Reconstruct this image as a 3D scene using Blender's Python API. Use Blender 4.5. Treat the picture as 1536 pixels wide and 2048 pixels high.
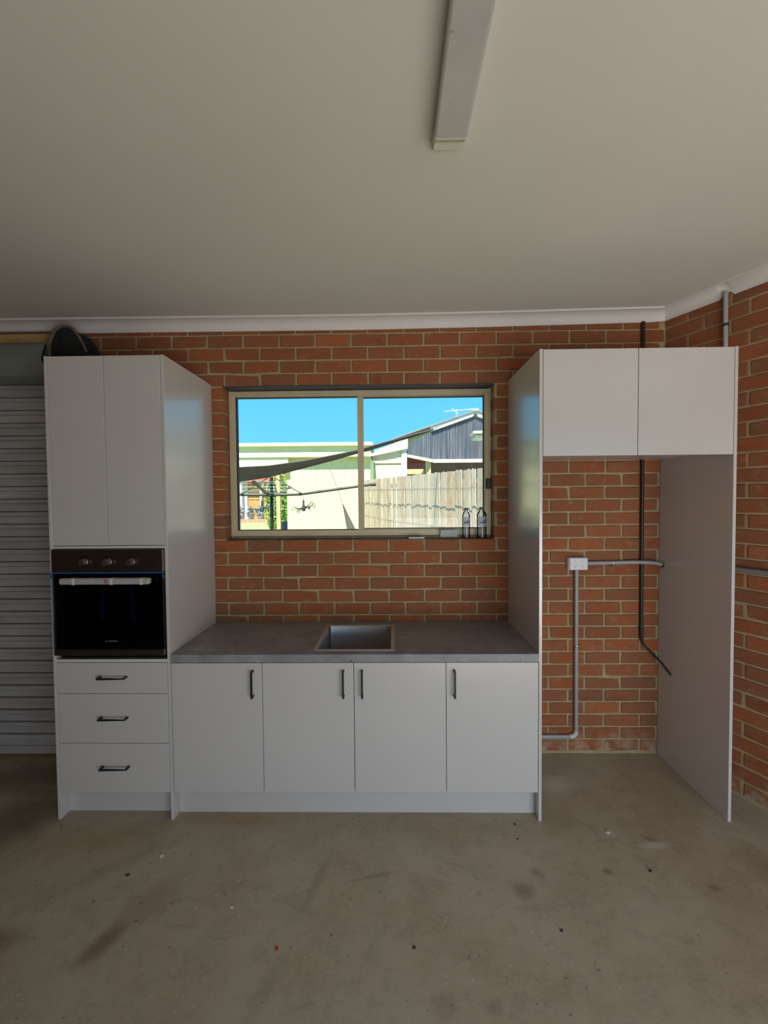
import bpy, bmesh, math, random
from mathutils import Vector, Matrix
random.seed(11)
for o in list(bpy.data.objects): bpy.data.objects.remove(o, do_unlink=True)
scene = bpy.context.scene
COL = scene.collection
PI = math.pi

# ------------------------------------------------------------------ camera
cam = bpy.data.cameras.new('camera'); cam_o = bpy.data.objects.new('camera', cam); COL.objects.link(cam_o)
Fw = Vector((-0.01639128, 0.99937891, -0.03119494)); Rt = Vector((0.99983375, 0.01613355, -0.00849576)); Up = Vector((0.0079872, 0.03132901, 0.99947721))
m = Matrix.Identity(4)
for i in range(3): m[i][0], m[i][1], m[i][2] = Rt[i], Up[i], -Fw[i]
m.translation = (0, -2.9573, 1.7391)
cam_o.matrix_world = m
cam.sensor_fit = 'VERTICAL'; cam.sensor_height = 36.0; cam.lens = 883.2119 / 2048 * 36.0
cam.clip_start = 0.05; cam.clip_end = 400
scene.camera = cam_o

# ------------------------------------------------------------------ world, sun, daylight, exposure
world = bpy.data.worlds.new('sky'); scene.world = world; world.use_nodes = True
wn = world.node_tree.nodes; wl = world.node_tree.links; wn.clear()
tc = wn.new('ShaderNodeTexCoord'); sx = wn.new('ShaderNodeSeparateXYZ'); cr = wn.new('ShaderNodeValToRGB')
bg = wn.new('ShaderNodeBackground'); wo = wn.new('ShaderNodeOutputWorld')
wl.new(tc.outputs['Generated'], sx.inputs[0]); wl.new(sx.outputs['Z'], cr.inputs[0])
cr.color_ramp.elements[0].position = 0.0; cr.color_ramp.elements[0].color = (0.20, 0.70, 1.0, 1)
cr.color_ramp.elements[1].position = 0.9; cr.color_ramp.elements[1].color = (0.07, 0.24, 0.62, 1)
e = cr.color_ramp.elements.new(0.25); e.color = (0.11, 0.55, 1.0, 1)
wl.new(cr.outputs[0], bg.inputs[0]); bg.inputs[1].default_value = 1.25
wl.new(bg.outputs[0], wo.inputs[0])
sun = bpy.data.lights.new('sun', 'SUN'); sun.energy = 9.5; sun.angle = math.radians(0.53); sun.color = (1.0, 0.93, 0.80)
sun_o = bpy.data.objects.new('sun', sun); COL.objects.link(sun_o)
sun_o.rotation_euler = Vector((0.05, 0.58, -0.81)).to_track_quat('-Z', 'Y').to_euler()
sun_o.location = (3, -18, 17)
# daylight entering through the open vehicle door behind the camera
day = bpy.data.lights.new('garage_opening_daylight', 'AREA'); day.shape = 'RECTANGLE'; day.size = 3.0; day.size_y = 1.35
day.energy = 62; day.color = (0.90, 0.935, 1.0)
day_o = bpy.data.objects.new('garage_opening_daylight', day); COL.objects.link(day_o)
day_o.location = (1.55, -4.37, .72); day_o.rotation_euler = (PI / 2, 0, 0)
scene.view_settings.view_transform = 'Standard'; scene.view_settings.look = 'None'
scene.view_settings.exposure = 0.0; scene.view_settings.gamma = 1.0; scene.view_settings.use_curve_mapping = False

# ------------------------------------------------------------------ node helpers / materials
class NT:
    def __init__(s, name):
        s.m = bpy.data.materials.new(name); s.m.use_nodes = True
        s.t = s.m.node_tree; s.t.nodes.clear()
        s.out = s.n('ShaderNodeOutputMaterial')
    def n(s, typ, **kw):
        x = s.t.nodes.new(typ)
        for k, v in kw.items(): setattr(x, k, v)
        return x
    def l(s, a, b): s.t.links.new(a, b)
    def inp(s, node, key, val):
        if hasattr(val, 'is_linked') or isinstance(val, bpy.types.NodeSocket): s.l(val, node.inputs[key])
        else: node.inputs[key].default_value = val
    def noise(s, scale, detail=4, rough=.55, vec=None, dist=0):
        x = s.n('ShaderNodeTexNoise'); x.inputs['Scale'].default_value = scale; x.inputs['Detail'].default_value = detail
        x.inputs['Roughness'].default_value = rough; x.inputs['Distortion'].default_value = dist
        if vec is not None: s.l(vec, x.inputs['Vector'])
        return x.outputs['Fac']
    def ramp(s, fac, stops):
        x = s.n('ShaderNodeValToRGB'); r = x.color_ramp
        while len(r.elements) > 1: r.elements.remove(r.elements[-1])
        r.elements[0].position = stops[0][0]; r.elements[0].color = (*stops[0][1], 1)
        for p, c in stops[1:]:
            e = r.elements.new(p); e.color = (*c, 1)
        s.l(fac, x.inputs[0]); return x.outputs[0]
    def rng(s, v, a, b, c=0., d=1.):
        x = s.n('ShaderNodeMapRange'); s.l(v, x.inputs[0])
        for i, k in enumerate((a, b, c, d)): x.inputs[i + 1].default_value = k
        return x.outputs[0]
    def math(s, op, a, b=None):
        x = s.n('ShaderNodeMath', operation=op); s.inp(x, 0, a)
        if b is not None: s.inp(x, 1, b)
        return x.outputs[0]
    def mix(s, f, a, b, mode='MIX'):
        x = s.n('ShaderNodeMix', data_type='RGBA', blend_type=mode)
        s.inp(x, 'Factor', f)
        for k, v in ((6, a), (7, b)):
            if isinstance(v, bpy.types.NodeSocket): s.l(v, x.inputs[k])
            else: x.inputs[k].default_value = (*v, 1)
        return x.outputs[2]
    def pos(s, scale=(1, 1, 1)):
        g = s.n('ShaderNodeNewGeometry'); mp = s.n('ShaderNodeMapping'); mp.inputs['Scale'].default_value = scale
        s.l(g.outputs['Position'], mp.inputs[0]); return mp.outputs[0]
    def bump(s, h, strength=.2, dist=.01):
        x = s.n('ShaderNodeBump'); x.inputs['Strength'].default_value = strength; x.inputs['Distance'].default_value = dist
        s.l(h, x.inputs['Height']); return x.outputs[0]
    def pbr(s, col, rough=.5, metal=0., spec=.5, bump=None, **kw):
        p = s.n('ShaderNodeBsdfPrincipled')
        if isinstance(col, tuple): p.inputs['Base Color'].default_value = (*col, 1)
        else: s.l(col, p.inputs['Base Color'])
        s.inp(p, 'Roughness', rough); s.inp(p, 'Metallic', metal); s.inp(p, 'Specular IOR Level', spec)
        if bump is not None: s.l(bump, p.inputs['Normal'])
        for k, v in kw.items(): s.inp(p, k, v)
        s.l(p.outputs[0], s.out.inputs[0]); return s.m

def plain(name, col, rough=.5, metal=0., spec=.5, vary=.08, scale=12, bump=0):
    t = NT(name); f = t.noise(scale, 3, vec=t.pos())
    d = tuple(c * (1 - vary) for c in col); l = tuple(min(1, c * (1 + vary)) for c in col)
    b = t.bump(t.noise(scale * 12, 3, vec=t.pos()), bump, .004) if bump else None
    return t.pbr(t.ramp(f, [(.3, d), (.7, l)]), rough, metal, spec, b)

M = {}
M['laminate'] = plain('white_laminate', (.592, .565, .535), .21, spec=1.0, vary=.012, scale=3)
M['laminate_edge'] = plain('white_edging', (.66, .66, .64), .45, vary=.01)
M['carcass'] = plain('carcass_board', (.5, .48, .44), .5, vary=.02)
M['ceiling'] = plain('ceiling_paint', (.70, .685, .62), .9, spec=.2, vary=.02, scale=1.2, bump=.03)
M['cornice'] = plain('cornice_paint', (.78, .75, .70), .7, spec=.3, vary=.02, scale=4)
M['black_metal'] = plain('black_powder_coat', (.012, .012, .012), .45, vary=.1)
M['dark'] = plain('dark_gap', (.02, .018, .016), .8)
M['steel'] = plain('brushed_steel', (.74, .73, .73), .48, 1.0, vary=.05, scale=60)
M['sink_steel'] = plain('sink_steel', (.42, .41, .40), .38, 1.0, vary=.05, scale=60)
M['oven_steel'] = plain('dark_oven_steel', (.16, .14, .125), .38, 1.0, vary=.06, scale=40)
M['knob'] = plain('knob_steel', (.42, .38, .33), .35, 1.0, vary=.04)
M['oven_black'] = plain('oven_black_enamel', (.006, .006, .007), .35)
M['blue_film'] = plain('blue_protective_film', (.02, .11, .27), .4, vary=.1, scale=30)
M['foam'] = plain('white_foam_wrap', (.42, .40, .38), .7, vary=.08, scale=40, bump=.2)
M['clear_tape'] = plain('glossy_packing_tape', (.60, .59, .58), .2, vary=.1, scale=60)
M['red_print'] = plain('red_sticker_print', (.42, .15, .12), .6, vary=.15, scale=60)
M['logo'] = plain('silver_print', (.35, .35, .36), .4)
M['window_frame'] = plain('beige_aluminium', (.60, .51, .32), .45, vary=.05, scale=6)
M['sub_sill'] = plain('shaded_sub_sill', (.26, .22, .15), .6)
M['rubber'] = plain('black_rubber_gasket', (.02, .022, .028), .6)
M['latch'] = plain('black_plastic_latch', (.02, .018, .018), .4)
M['lintel'] = plain('painted_steel_lintel', (.06, .06, .065), .6, vary=.2)
M['pvc'] = plain('grey_conduit_plastic', (.36, .37, .37), .4, vary=.05, scale=8)
M['pvc_shaded'] = plain('shadow_grey_conduit', (.22, .22, .21), .5, vary=.05)  # darker copy of the conduit grey, with shade put into the colour
M['pvc_light'] = plain('pale_elbow_plastic', (.58, .58, .56), .4, vary=.04)
M['black_pvc'] = plain('black_conduit', (.018, .014, .012), .45, vary=.2)
M['socket'] = plain('white_socket_plastic', (.72, .72, .70), .35, vary=.02)
M['socket_slot'] = plain('socket_slot_shadow', (.16, .16, .16), .6)
M['zinc'] = plain('zinc_saddle', (.55, .55, .55), .35, .9, vary=.1, scale=60)
M['black_clip'] = plain('black_saddle', (.03, .03, .03), .5)
M['diffuser'] = plain('batten_diffuser', (.50, .50, .47), .45, vary=.04, scale=5)
def diffuser_mat():
    t = NT('dusty_batten_diffuser'); n = t.noise(5, 3, .5, t.pos()); d = t.noise(34, 1, .4, t.pos()); g = t.noise(9, 3, .6, t.pos((1.5, .5, 1)))
    c = t.ramp(n, [(.3, (.47, .47, .44)), (.7, (.53, .53, .50))]); c = t.mix(t.rng(g, .5, .75, 0, .35), c, (.40, .385, .38))
    return t.pbr(t.mix(t.rng(d, .735, .80, 0, .7), c, (.16, .15, .13)), .45)
M['diffuser'] = diffuser_mat()
M['batten'] = plain('batten_body', (.66, .66, .56), .5, vary=.03)
M['paper'] = plain('white_paper', (.82, .80, .76), .8, vary=.05, scale=40)
M['timber'] = plain('pine_batten', (.50, .33, .13), .6, vary=.18, scale=7)
M['timber_dark'] = plain('brown_timber', (.17, .10, .04), .7, vary=.2, scale=7)
M['roller_drum'] = plain('grey_green_steel', (.20, .215, .19), .5, vary=.1, scale=5)
M['felt'] = plain('black_felt', (.016, .017, .016), .9, vary=.3, scale=40, bump=.3)
M['frayed'] = plain('frayed_webbing', (.15, .125, .09), .9, vary=.4, scale=60, bump=.3)
# outdoors
M['cream'] = plain('cream_steel_wall', (.80, .76, .44), .6, vary=.02, scale=2)
M['cream_trim'] = plain('cream_fascia', (.80, .77, .47), .6, vary=.04, scale=3)
M['sail'] = plain('charcoal_shade_cloth', (.13, .112, .115), .9, vary=.12, scale=4)
M['sail_grey'] = plain('grey_shade_cloth', (.26, .27, .24), .9, vary=.1, scale=4)
M['hoist'] = plain('dark_green_steel', (.016, .024, .02), .5, vary=.1)
M['wire'] = plain('pale_line_wire', (.55, .58, .52), .5)
M['fence_wire'] = plain('dull_fence_wire', (.26, .24, .21), .6)
M['peg_blue'] = plain('slate_blue_plastic', (.045, .085, .10), .5, vary=.2)
M['peg_grey'] = plain('charcoal_plastic', (.05, .055, .055), .5, vary=.2)
M['post'] = plain('pale_timber_post', (.70, .50, .25), .7, vary=.12, scale=6)
M['barge'] = plain('white_barge_paint', (.72, .69, .66), .6, vary=.04, scale=3)
M['neighbour_wall'] = plain('pale_render', (.72, .66, .50), .7, vary=.05, scale=3)
M['roof_grey'] = plain('grey_roof_sheet', (.30, .31, .34), .5, vary=.1, scale=3)
def poly_mat():
    t = NT('smoked_polycarbonate'); n = t.noise(1, 3, .7, t.pos((26, 26, .6))); g = t.noise(2.5, 3, .5, t.pos())
    c = t.ramp(n, [(.34, (.075, .09, .125)), (.52, (.13, .15, .195)), (.64, (.26, .28, .33))])
    return t.pbr(t.mix(t.rng(g, .4, .7, 0, .35), c, (.17, .13, .13)), .35)
M['poly'] = poly_mat()
M['brown_wall'] = plain('brown_brick_wall', (.22, .11, .06), .8, vary=.3, scale=4)
M['red_wall'] = plain('red_panel', (.32, .07, .05), .8, vary=.2, scale=5)
M['white_tarp'] = plain('white_tarp', (.70, .69, .66), .6, vary=.06, scale=8)
M['antenna'] = plain('pale_aluminium', (.70, .73, .75), .4, vary=.05)
M['orange_wall'] = plain('orange_house_wall', (.62, .30, .10), .8, vary=.12, scale=2)
M['white_wall'] = plain('white_house_wall', (.75, .74, .76), .8, vary=.06, scale=2)
M['red_roof'] = plain('red_tile_roof', (.50, .10, .05), .8, vary=.15, scale=3)
M['edging'] = plain('pink_brick_edging', (.58, .28, .20), .8, vary=.2, scale=6)
M['blue_drum'] = plain('blue_plastic_drum', (.06, .07, .20), .5, vary=.2, scale=8)
M['pebble'] = plain('black_pebble', (.012, .012, .012), .7)
M['white_chip'] = plain('white_plaster_chip', (.55, .53, .48), .9)
M['red_chip'] = plain('red_scrap', (.35, .02, .015), .6)
M['green_chip'] = plain('dark_green_scrap', (.03, .06, .045), .8)

def leaf_mat(name, a, b):
    t = NT(name); g = t.n('ShaderNodeNewGeometry')
    return t.pbr(t.ramp(g.outputs['Random Per Island'], [(0, a), (1, b)]), .6)
M['leaf'] = leaf_mat('bright_leaf', (.10, .24, .03), (.30, .50, .10))
M['lavender'] = leaf_mat('grey_lavender_leaf', (.26, .28, .26), (.50, .47, .46))

def brick_mat():
    t = NT('brick'); oi = t.n('ShaderNodeObjectInfo'); g = t.n('ShaderNodeNewGeometry')
    r = t.math('FRACT', t.math('ADD', oi.outputs['Random'], g.outputs['Random Per Island']))
    r2 = t.math('FRACT', t.math('MULTIPLY', r, 17.31))
    base = t.ramp(r, [(0, (.29, .095, .038)), (.2, (.37, .115, .042)), (.42, (.43, .130, .046)), (.62, (.34, .125, .052)), (.8, (.26, .105, .048)), (1, (.46, .150, .058))])
    n1 = t.noise(9, 5, .65, t.pos((.7, .7, 1.6)), .6)
    tcg = t.n('ShaderNodeTexCoord'); sp = t.n('ShaderNodeSeparateXYZ'); t.l(tcg.outputs['Generated'], sp.inputs[0])
    dx = t.math('MULTIPLY', t.math('ABSOLUTE', t.math('SUBTRACT', sp.outputs['X'], .5)), 2.)
    dz = t.math('MULTIPLY', t.math('ABSOLUTE', t.math('SUBTRACT', sp.outputs['Z'], .5)), 1.5)
    nz = t.noise(16, 4, .6, t.pos((1, 1, 1.2)), .4)
    edge = t.math('ADD', t.math('MAXIMUM', dx, dz), t.math('MULTIPLY', nz, 1.1))
    c = t.mix(t.rng(edge, 1.25, .75, 0, .85), t.mix(.35, base, (.31, .145, .068)), t.mix(.4, base, (.43, .095, .030)))
    c = t.mix(t.rng(n1, .56, .74, 0, .8), c, (.20, .062, .030))
    n2 = t.noise(13, 4, .6, t.pos((1, 1, 1.3)))
    c = t.mix(t.rng(n2, .56, .74, 0, .6), c, (.42, .25, .15))
    n3 = t.noise(150, 3, .6, t.pos())
    c = t.mix(t.rng(n3, .35, .65, 0, .30), c, (.16, .06, .03))
    n4 = t.noise(34, 2, .5, t.pos((1, 1, 2.2)), 1.5)
    w = t.math('MULTIPLY', t.rng(n4, .70, .76), t.rng(r2, .6, .75))
    c = t.mix(w, c, (.55, .40, .28))
    c = t.mix(t.rng(r2, .4, 1, 0, .45), c, (.20, .10, .06))
    gz = t.n('ShaderNodeSeparateXYZ'); t.l(t.pos(), gz.inputs[0])
    c = t.mix(t.math('MULTIPLY', t.rng(gz.outputs['Z'], .17, .02), t.rng(n2, .42, .60)), c, (.40, .30, .20))
    h = t.math('ADD', t.noise(90, 4, .6, t.pos()), t.noise(400, 2, .5, t.pos()))
    return t.pbr(c, .88, spec=.25, bump=t.bump(h, .35, .004))
M['brick'] = brick_mat()
def mortar_mat():
    t = NT('mortar'); n = t.noise(14, 4, .6, t.pos()); f = t.noise(200, 3, .6, t.pos())
    c = t.ramp(n, [(.3, (.37, .275, .14)), (.7, (.51, .395, .22))])
    c = t.mix(t.rng(f, .4, .7, 0, .35), c, (.30, .22, .12))
    return t.pbr(c, .95, spec=.15, bump=t.bump(f, .5, .004))
M['mortar'] = mortar_mat()
def bench_mat():
    t = NT('concrete_laminate'); n = t.noise(7, 6, .65, t.pos(), .4); f = t.noise(70, 4, .7, t.pos()); d = t.noise(28, 2, .5, t.pos((1, 1, 1)), 1.)
    c = t.ramp(n, [(.3, (.20, .193, .193)), (.7, (.34, .332, .328))])
    c = t.mix(t.rng(f, .45, .7, 0, .45), c, (.19, .182, .178))
    c = t.mix(t.rng(d, .68, .73, 0, .7), c, (.06, .06, .06))
    return t.pbr(c, .42, spec=.45)
M['bench'] = bench_mat()
def floor_mat():
    t = NT('stained_concrete'); P = t.pos()
    n = t.noise(2.2, 6, .62, P, .3); f = t.noise(60, 5, .65, P); n2 = t.noise(.9, 4, .6, P); n3 = t.noise(11, 5, .6, P, .5)
    c = t.ramp(n, [(.28, (.38, .325, .22)), (.5, (.445, .395, .29)), (.75, (.48, .43, .33))])
    c = t.mix(t.rng(n2, .52, .68, 0, .8), c, (.37, .285, .185))
    n5 = t.noise(4.5, 6, .7, t.pos((1, 1.3, 1)), .6); c = t.mix(t.rng(n5, .50, .68, 0, .55), c, (.33, .285, .20)); c = t.mix(t.rng(n5, .46, .30, 0, .45), c, (.50, .45, .355))
    c = t.mix(t.rng(n3, .52, .72, 0, .5), c, (.29, .26, .19))
    c = t.mix(t.rng(f, .45, .72, 0, .35), c, (.54, .50, .42))
    wob = t.noise(9, 4, .6, P)
    def stain(c, x, y, rx, ry, ang, col, k):
        mp = t.n('ShaderNodeMapping', vector_type='TEXTURE'); mp.inputs['Location'].default_value = (x, y, 0)
        mp.inputs['Rotation'].default_value = (0, 0, ang); mp.inputs['Scale'].default_value = (rx, ry, 1)
        t.l(P, mp.inputs[0]); ln = t.n('ShaderNodeVectorMath', operation='LENGTH'); t.l(mp.outputs[0], ln.inputs[0])
        dd = t.math('ADD', ln.outputs['Value'], t.math('MULTIPLY', wob, .9))
        return t.mix(t.rng(dd, 1.55, .75, 0, k), c, col)
    br = (.19, .125, .07)
    for a in [(-1.15, -1.30, .055, .115, -.45, br, .75), (-1.07, -1.12, .10, .22, -.6, (.30, .22, .14), .4), (-1.60, -1.30, .14, .08, .3, br, .6),
              (.58, -1.05, .055, .05, 0, br, .45), (.66, -.96, .05, .03, -.5, br, .4), (.99, -.946, .03, .025, 0, br, .6), (1.42, -1.03, .035, .02, -.4, br, .5),
              (1.30, -.75, .05, .022, -.5, br, .5), (.99, -.33, .13, .10, .3, (.62, .57, .48), .75), (1.30, -.79, .09, .03, .1, (.64, .60, .52), .6), (1.12, -.71, .04, .03, .1, (.60, .56, .48), .5),
              (.34, -1.5, .04, .03, 0, br, .3), (.17, -1.5, .06, .05, 0, br, .25), (-.85, -.62, .35, .07, 0, (.40, .27, .15), .6), (-1.55, -.78, .35, .10, .1, (.38, .29, .15), .5),
              (-2.05, -.62, .25, .25, .3, (.13, .10, .065), .6), (-2.3, -.25, .4, .2, 0, (.15, .115, .07), .6), (1.75, -.95, .12, .25, .2, (.24, .18, .11), .5), (-.35, -1.0, .03, .18, -.25, (.29, .25, .17), .5), (-.1, -.98, .13, .012, .25, (.25, .21, .145), .6),
              (-1.35, -.95, .35, .06, .7, (.29, .24, .155), .4), (-.46, -1.45, .04, .14, -.3, (.29, .26, .18), .4)]:
        c = stain(c, *a)
    sp = t.noise(38, 2, .5, P); c = t.mix(t.rng(sp, .69, .74, 0, .75), c, (.16, .15, .11))
    sp2 = t.noise(47, 2, .5, t.pos((1.1, .9, 1))); c = t.mix(t.rng(sp2, .715, .75, 0, .75), c, (.66, .63, .56))
    return t.pbr(c, t.rng(n, .3, .7, .62, .8), spec=.35, bump=t.bump(t.math('ADD', f, n3), .12, .004))
M['floor'] = floor_mat()
def slat_mat():
    t = NT('weathered_roller_steel'); P = t.pos((.6, 1, 3)); n = t.noise(4, 5, .6, P); f = t.noise(30, 4, .6, P)
    c = t.ramp(n, [(.3, (.36, .335, .31)), (.7, (.48, .455, .435))])
    c = t.mix(t.rng(f, .55, .75, 0, .4), c, (.27, .21, .165))
    return t.pbr(c, .55, spec=.3)
M['slat'] = slat_mat()
def paling_mat():
    t = NT('weathered_paling'); oi = t.n('ShaderNodeObjectInfo')
    n = t.noise(5, 5, .65, t.pos((6, 6, .7)), .5); n2 = t.noise(9, 3, .6, t.pos((1.2, 1.2, .8)), 1.)
    base = t.ramp(oi.outputs['Random'], [(0, (.42, .34, .25)), (.3, (.54, .45, .34)), (.55, (.46, .30, .16)), (.75, (.60, .54, .47)), (1, (.40, .27, .15))])
    c = t.mix(t.rng(n, .4, .7, 0, .85), base, (.68, .62, .55))
    c = t.mix(t.rng(n2, .58, .72, 0, .8), c, (.38, .24, .12))
    return t.pbr(c, .9, spec=.15)
M['paling'] = paling_mat()
def lawn_mat():
    t = NT('mown_lawn'); n = t.noise(1.3, 5, .6, t.pos()); f = t.noise(40, 4, .7, t.pos())
    c = t.ramp(n, [(.3, (.32, .40, .15)), (.7, (.44, .50, .24))]); c = t.mix(t.rng(f, .4, .7, 0, .3), c, (.5, .52, .26))
    return t.pbr(c, .95, spec=.1)
M['lawn'] = lawn_mat()
M['drive'] = plain('driveway_concrete', (.42, .39, .34), .9, vary=.1, scale=1)
def brickwall_flat():
    t = NT('far_brick_courses'); b = t.n('ShaderNodeTexBrick'); g = t.n('ShaderNodeNewGeometry'); mp = t.n('ShaderNodeMapping')
    mp.inputs['Rotation'].default_value = (PI / 2, 0, 0); t.l(g.outputs['Position'], mp.inputs[0]); t.l(mp.outputs[0], b.inputs['Vector'])
    b.inputs['Color1'].default_value = (.33, .12, .055, 1); b.inputs['Color2'].default_value = (.22, .085, .04, 1); b.inputs['Mortar'].default_value = (.36, .26, .14, 1)
    b.inputs['Scale'].default_value = 1; b.inputs['Brick Width'].default_value = .24; b.inputs['Row Height'].default_value = .0854; b.inputs['Mortar Size'].default_value = .005
    return t.pbr(b.outputs[0], .9)
M['brick_flat'] = brickwall_flat()
def glass_mat(name, tint, ior=1.45, rough=0.0, base=0.0):
    t = NT(name); tr = t.n('ShaderNodeBsdfTransparent'); tr.inputs[0].default_value = (*tint, 1)
    gl = t.n('ShaderNodeBsdfGlossy'); gl.inputs['Roughness'].default_value = rough
    fr = t.n('ShaderNodeFresnel'); fr.inputs[0].default_value = ior
    mx = t.n('ShaderNodeMixShader'); t.l(fr.outputs[0] if not base else t.math('ADD', fr.outputs[0], base), mx.inputs[0]); t.l(tr.outputs[0], mx.inputs[1]); t.l(gl.outputs[0], mx.inputs[2])
    t.l(mx.outputs[0], t.out.inputs[0]); return t.m
M['glass'] = glass_mat('clear_window_glass', (.97, .985, .98), 1.3)
M['oven_glass'] = glass_mat('black_oven_glass', (.42, .45, .50), 1.35, .03)
M['bottle'] = glass_mat('clear_bottle_plastic', (.90, .94, .97), 1.4, .08, .03)
def bottle_label():
    t = NT('bottle_print_film'); tr = t.n('ShaderNodeBsdfTransparent'); tr.inputs[0].default_value = (.9, .93, .96, 1)
    d = t.n('ShaderNodeBsdfDiffuse'); d.inputs[0].default_value = (.80, .82, .85, 1)
    mx = t.n('ShaderNodeMixShader'); mx.inputs[0].default_value = .5; t.l(tr.outputs[0], mx.inputs[1]); t.l(d.outputs[0], mx.inputs[2]); t.l(mx.outputs[0], t.out.inputs[0]); return t.m
M['bottle_label'] = bottle_label()
M['bottle_print'] = plain('blue_print', (.03, .09, .26), .5)
M['bottle_cap'] = plain('blue_grey_cap', (.12, .16, .22), .4)

# ------------------------------------------------------------------ mesh helpers
class B:
    def __init__(s): s.bm = bmesh.new(); s.smooth = False
    def box(s, x0, x1, y0, y1, z0, z1, bev=0):
        vs = [s.bm.verts.new((x, y, z)) for z in (z0, z1) for y in (y0, y1) for x in (x0, x1)]
        fs = [s.bm.faces.new([vs[i] for i in q]) for q in ((0, 2, 3, 1), (4, 5, 7, 6), (0, 1, 5, 4), (2, 6, 7, 3), (0, 4, 6, 2), (1, 3, 7, 5))]
        if bev:
            es = list({e for f in fs for e in f.edges})
            bmesh.ops.bevel(s.bm, geom=es, offset=bev, segments=1, affect='EDGES', profile=.5)
        return s
    def prism(s, poly, d):
        """poly: list of 3d points (planar); extruded by vector d"""
        d = Vector(d); a = [s.bm.verts.new(p) for p in poly]; b = [s.bm.verts.new(Vector(p) + d) for p in poly]
        s.bm.faces.new(a); s.bm.faces.new(b[::-1]); n = len(a)
        for i in range(n): s.bm.faces.new((a[i], b[i], b[(i + 1) % n], a[(i + 1) % n]))
        return s
    def tube(s, pts, r, n=10, cap=True, square=False):
        pts = [Vector(p) for p in pts]; rings = []; s.smooth = not square
        rs = r if isinstance(r, (list, tuple)) else [r] * len(pts)
        prev = None
        for i, p in enumerate(pts):
            if i == 0: t = (pts[1] - p)
            elif i == len(pts) - 1: t = (p - pts[i - 1])
            else: t = (pts[i + 1] - p).normalized() + (p - pts[i - 1]).normalized()
            t.normalize()
            if prev is None:
                ref = Vector((0, 0, 1)) if abs(t.z) < .9 else Vector((0, 1, 0))
                u = t.cross(ref).normalized()
            else:
                u = (prev - t * prev.dot(t)).normalized()
            prev = u; v = t.cross(u)
            k = 1.0
            if 0 < i < len(pts) - 1:
                c = (pts[i + 1] - p).normalized().dot((p - pts[i - 1]).normalized()); k = 1 / max(.5, math.sqrt((1 + c) / 2))
            ring = []
            for j in range(n):
                a = 2 * PI * (j + (.5 if square else 0)) / n
                ring.append(s.bm.verts.new(p + (u * math.cos(a) + v * math.sin(a)) * rs[i] * (1.0 if not square else 1.414)))
            rings.append(ring)
        for a, b in zip(rings, rings[1:]):
            for j in range(n): s.bm.faces.new((a[j], a[(j + 1) % n], b[(j + 1) % n], b[j]))
        if cap: s.bm.faces.new(rings[0][::-1]); s.bm.faces.new(rings[-1])
        return s
    def lathe(s, prof, c, axis='Z', n=20):
        """prof: list of (r,h); c: base point"""
        c = Vector(c); rings = []; s.smooth = True
        for r, h in prof:
            ring = []
            for j in range(n):
                a = 2 * PI * j / n; x, y = r * math.cos(a), r * math.sin(a)
                d = {'Z': (x, y, h), 'Y': (x, h, y), 'X': (h, x, y)}[axis]
                ring.append(s.bm.verts.new(c + Vector(d)))
            rings.append(ring)
        for a, b in zip(rings, rings[1:]):
            for j in range(n): s.bm.faces.new((a[j], a[(j + 1) % n], b[(j + 1) % n], b[j]))
        if prof[0][0] > 1e-5: s.bm.faces.new(rings[0][::-1])
        if prof[-1][0] > 1e-5: s.bm.faces.new(rings[-1])
        return s
    def grid(s, rows, thick=None):
        """rows: list of rows of 3d points"""
        vs = [[s.bm.verts.new(p) for p in r] for r in rows]
        for a, b in zip(vs, vs[1:]):
            for j in range(len(a) - 1): s.bm.faces.new((a[j], a[j + 1], b[j + 1], b[j]))
        if thick:
            g = s.bm.faces[:]
            bmesh.ops.solidify(s.bm, geom=g, thickness=thick)
        return s
    def build(s, name, mat, parent=None, smooth=None, at=None):
        bm = s.bm; bmesh.ops.recalc_face_normals(bm, faces=bm.faces[:])
        sm = s.smooth if smooth is None else smooth
        me = bpy.data.meshes.new(name)
        if parent is not None: off = Vector(parent['_w'])
        elif at is not None: off = Vector(at)
        else:
            xs = [v.co for v in bm.verts]
            off = Vector(((min(v.x for v in xs) + max(v.x for v in xs)) / 2, (min(v.y for v in xs) + max(v.y for v in xs)) / 2, min(v.z for v in xs)))
        loc = off
        if parent is not None:
            xs = [v.co for v in bm.verts]
            c = Vector(((min(v.x for v in xs) + max(v.x for v in xs)) / 2, (min(v.y for v in xs) + max(v.y for v in xs)) / 2, (min(v.z for v in xs) + max(v.z for v in xs)) / 2))
            loc = c
        bmesh.ops.translate(bm, verts=bm.verts[:], vec=-loc)
        bm.to_mesh(me); bm.free()
        if sm:
            for p in me.polygons: p.use_smooth = True
            me.set_sharp_from_angle(angle=math.radians(38))
        if mat is not None: me.materials.append(M[mat] if isinstance(mat, str) else mat)
        o = bpy.data.objects.new(name, me); COL.objects.link(o)
        if parent is not None: o.parent = parent; o.location = loc - off
        else: o.location = loc
        o['_w'] = list(loc)
        return o

def thing(name, label, cat, loc, group=None):
    o = bpy.data.objects.new(name, None); COL.objects.link(o); o.location = loc; o['_w'] = list(loc); o.empty_display_size = .1
    return tag(o, label, cat, group)
def tag(o, label, cat, group=None, kind=None):
    o['label'] = label; o['category'] = cat
    if group: o['group'] = group
    if kind: o['kind'] = kind
    return o
def structure(o, label, cat):
    o['kind'] = 'structure'; o['label'] = label; o['category'] = cat; return o
def bx(name, mat, parent, x0, x1, y0, y1, z0, z1, bev=0.0012): return B().box(x0, x1, y0, y1, z0, z1, bev).build(name, mat, parent)

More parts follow.
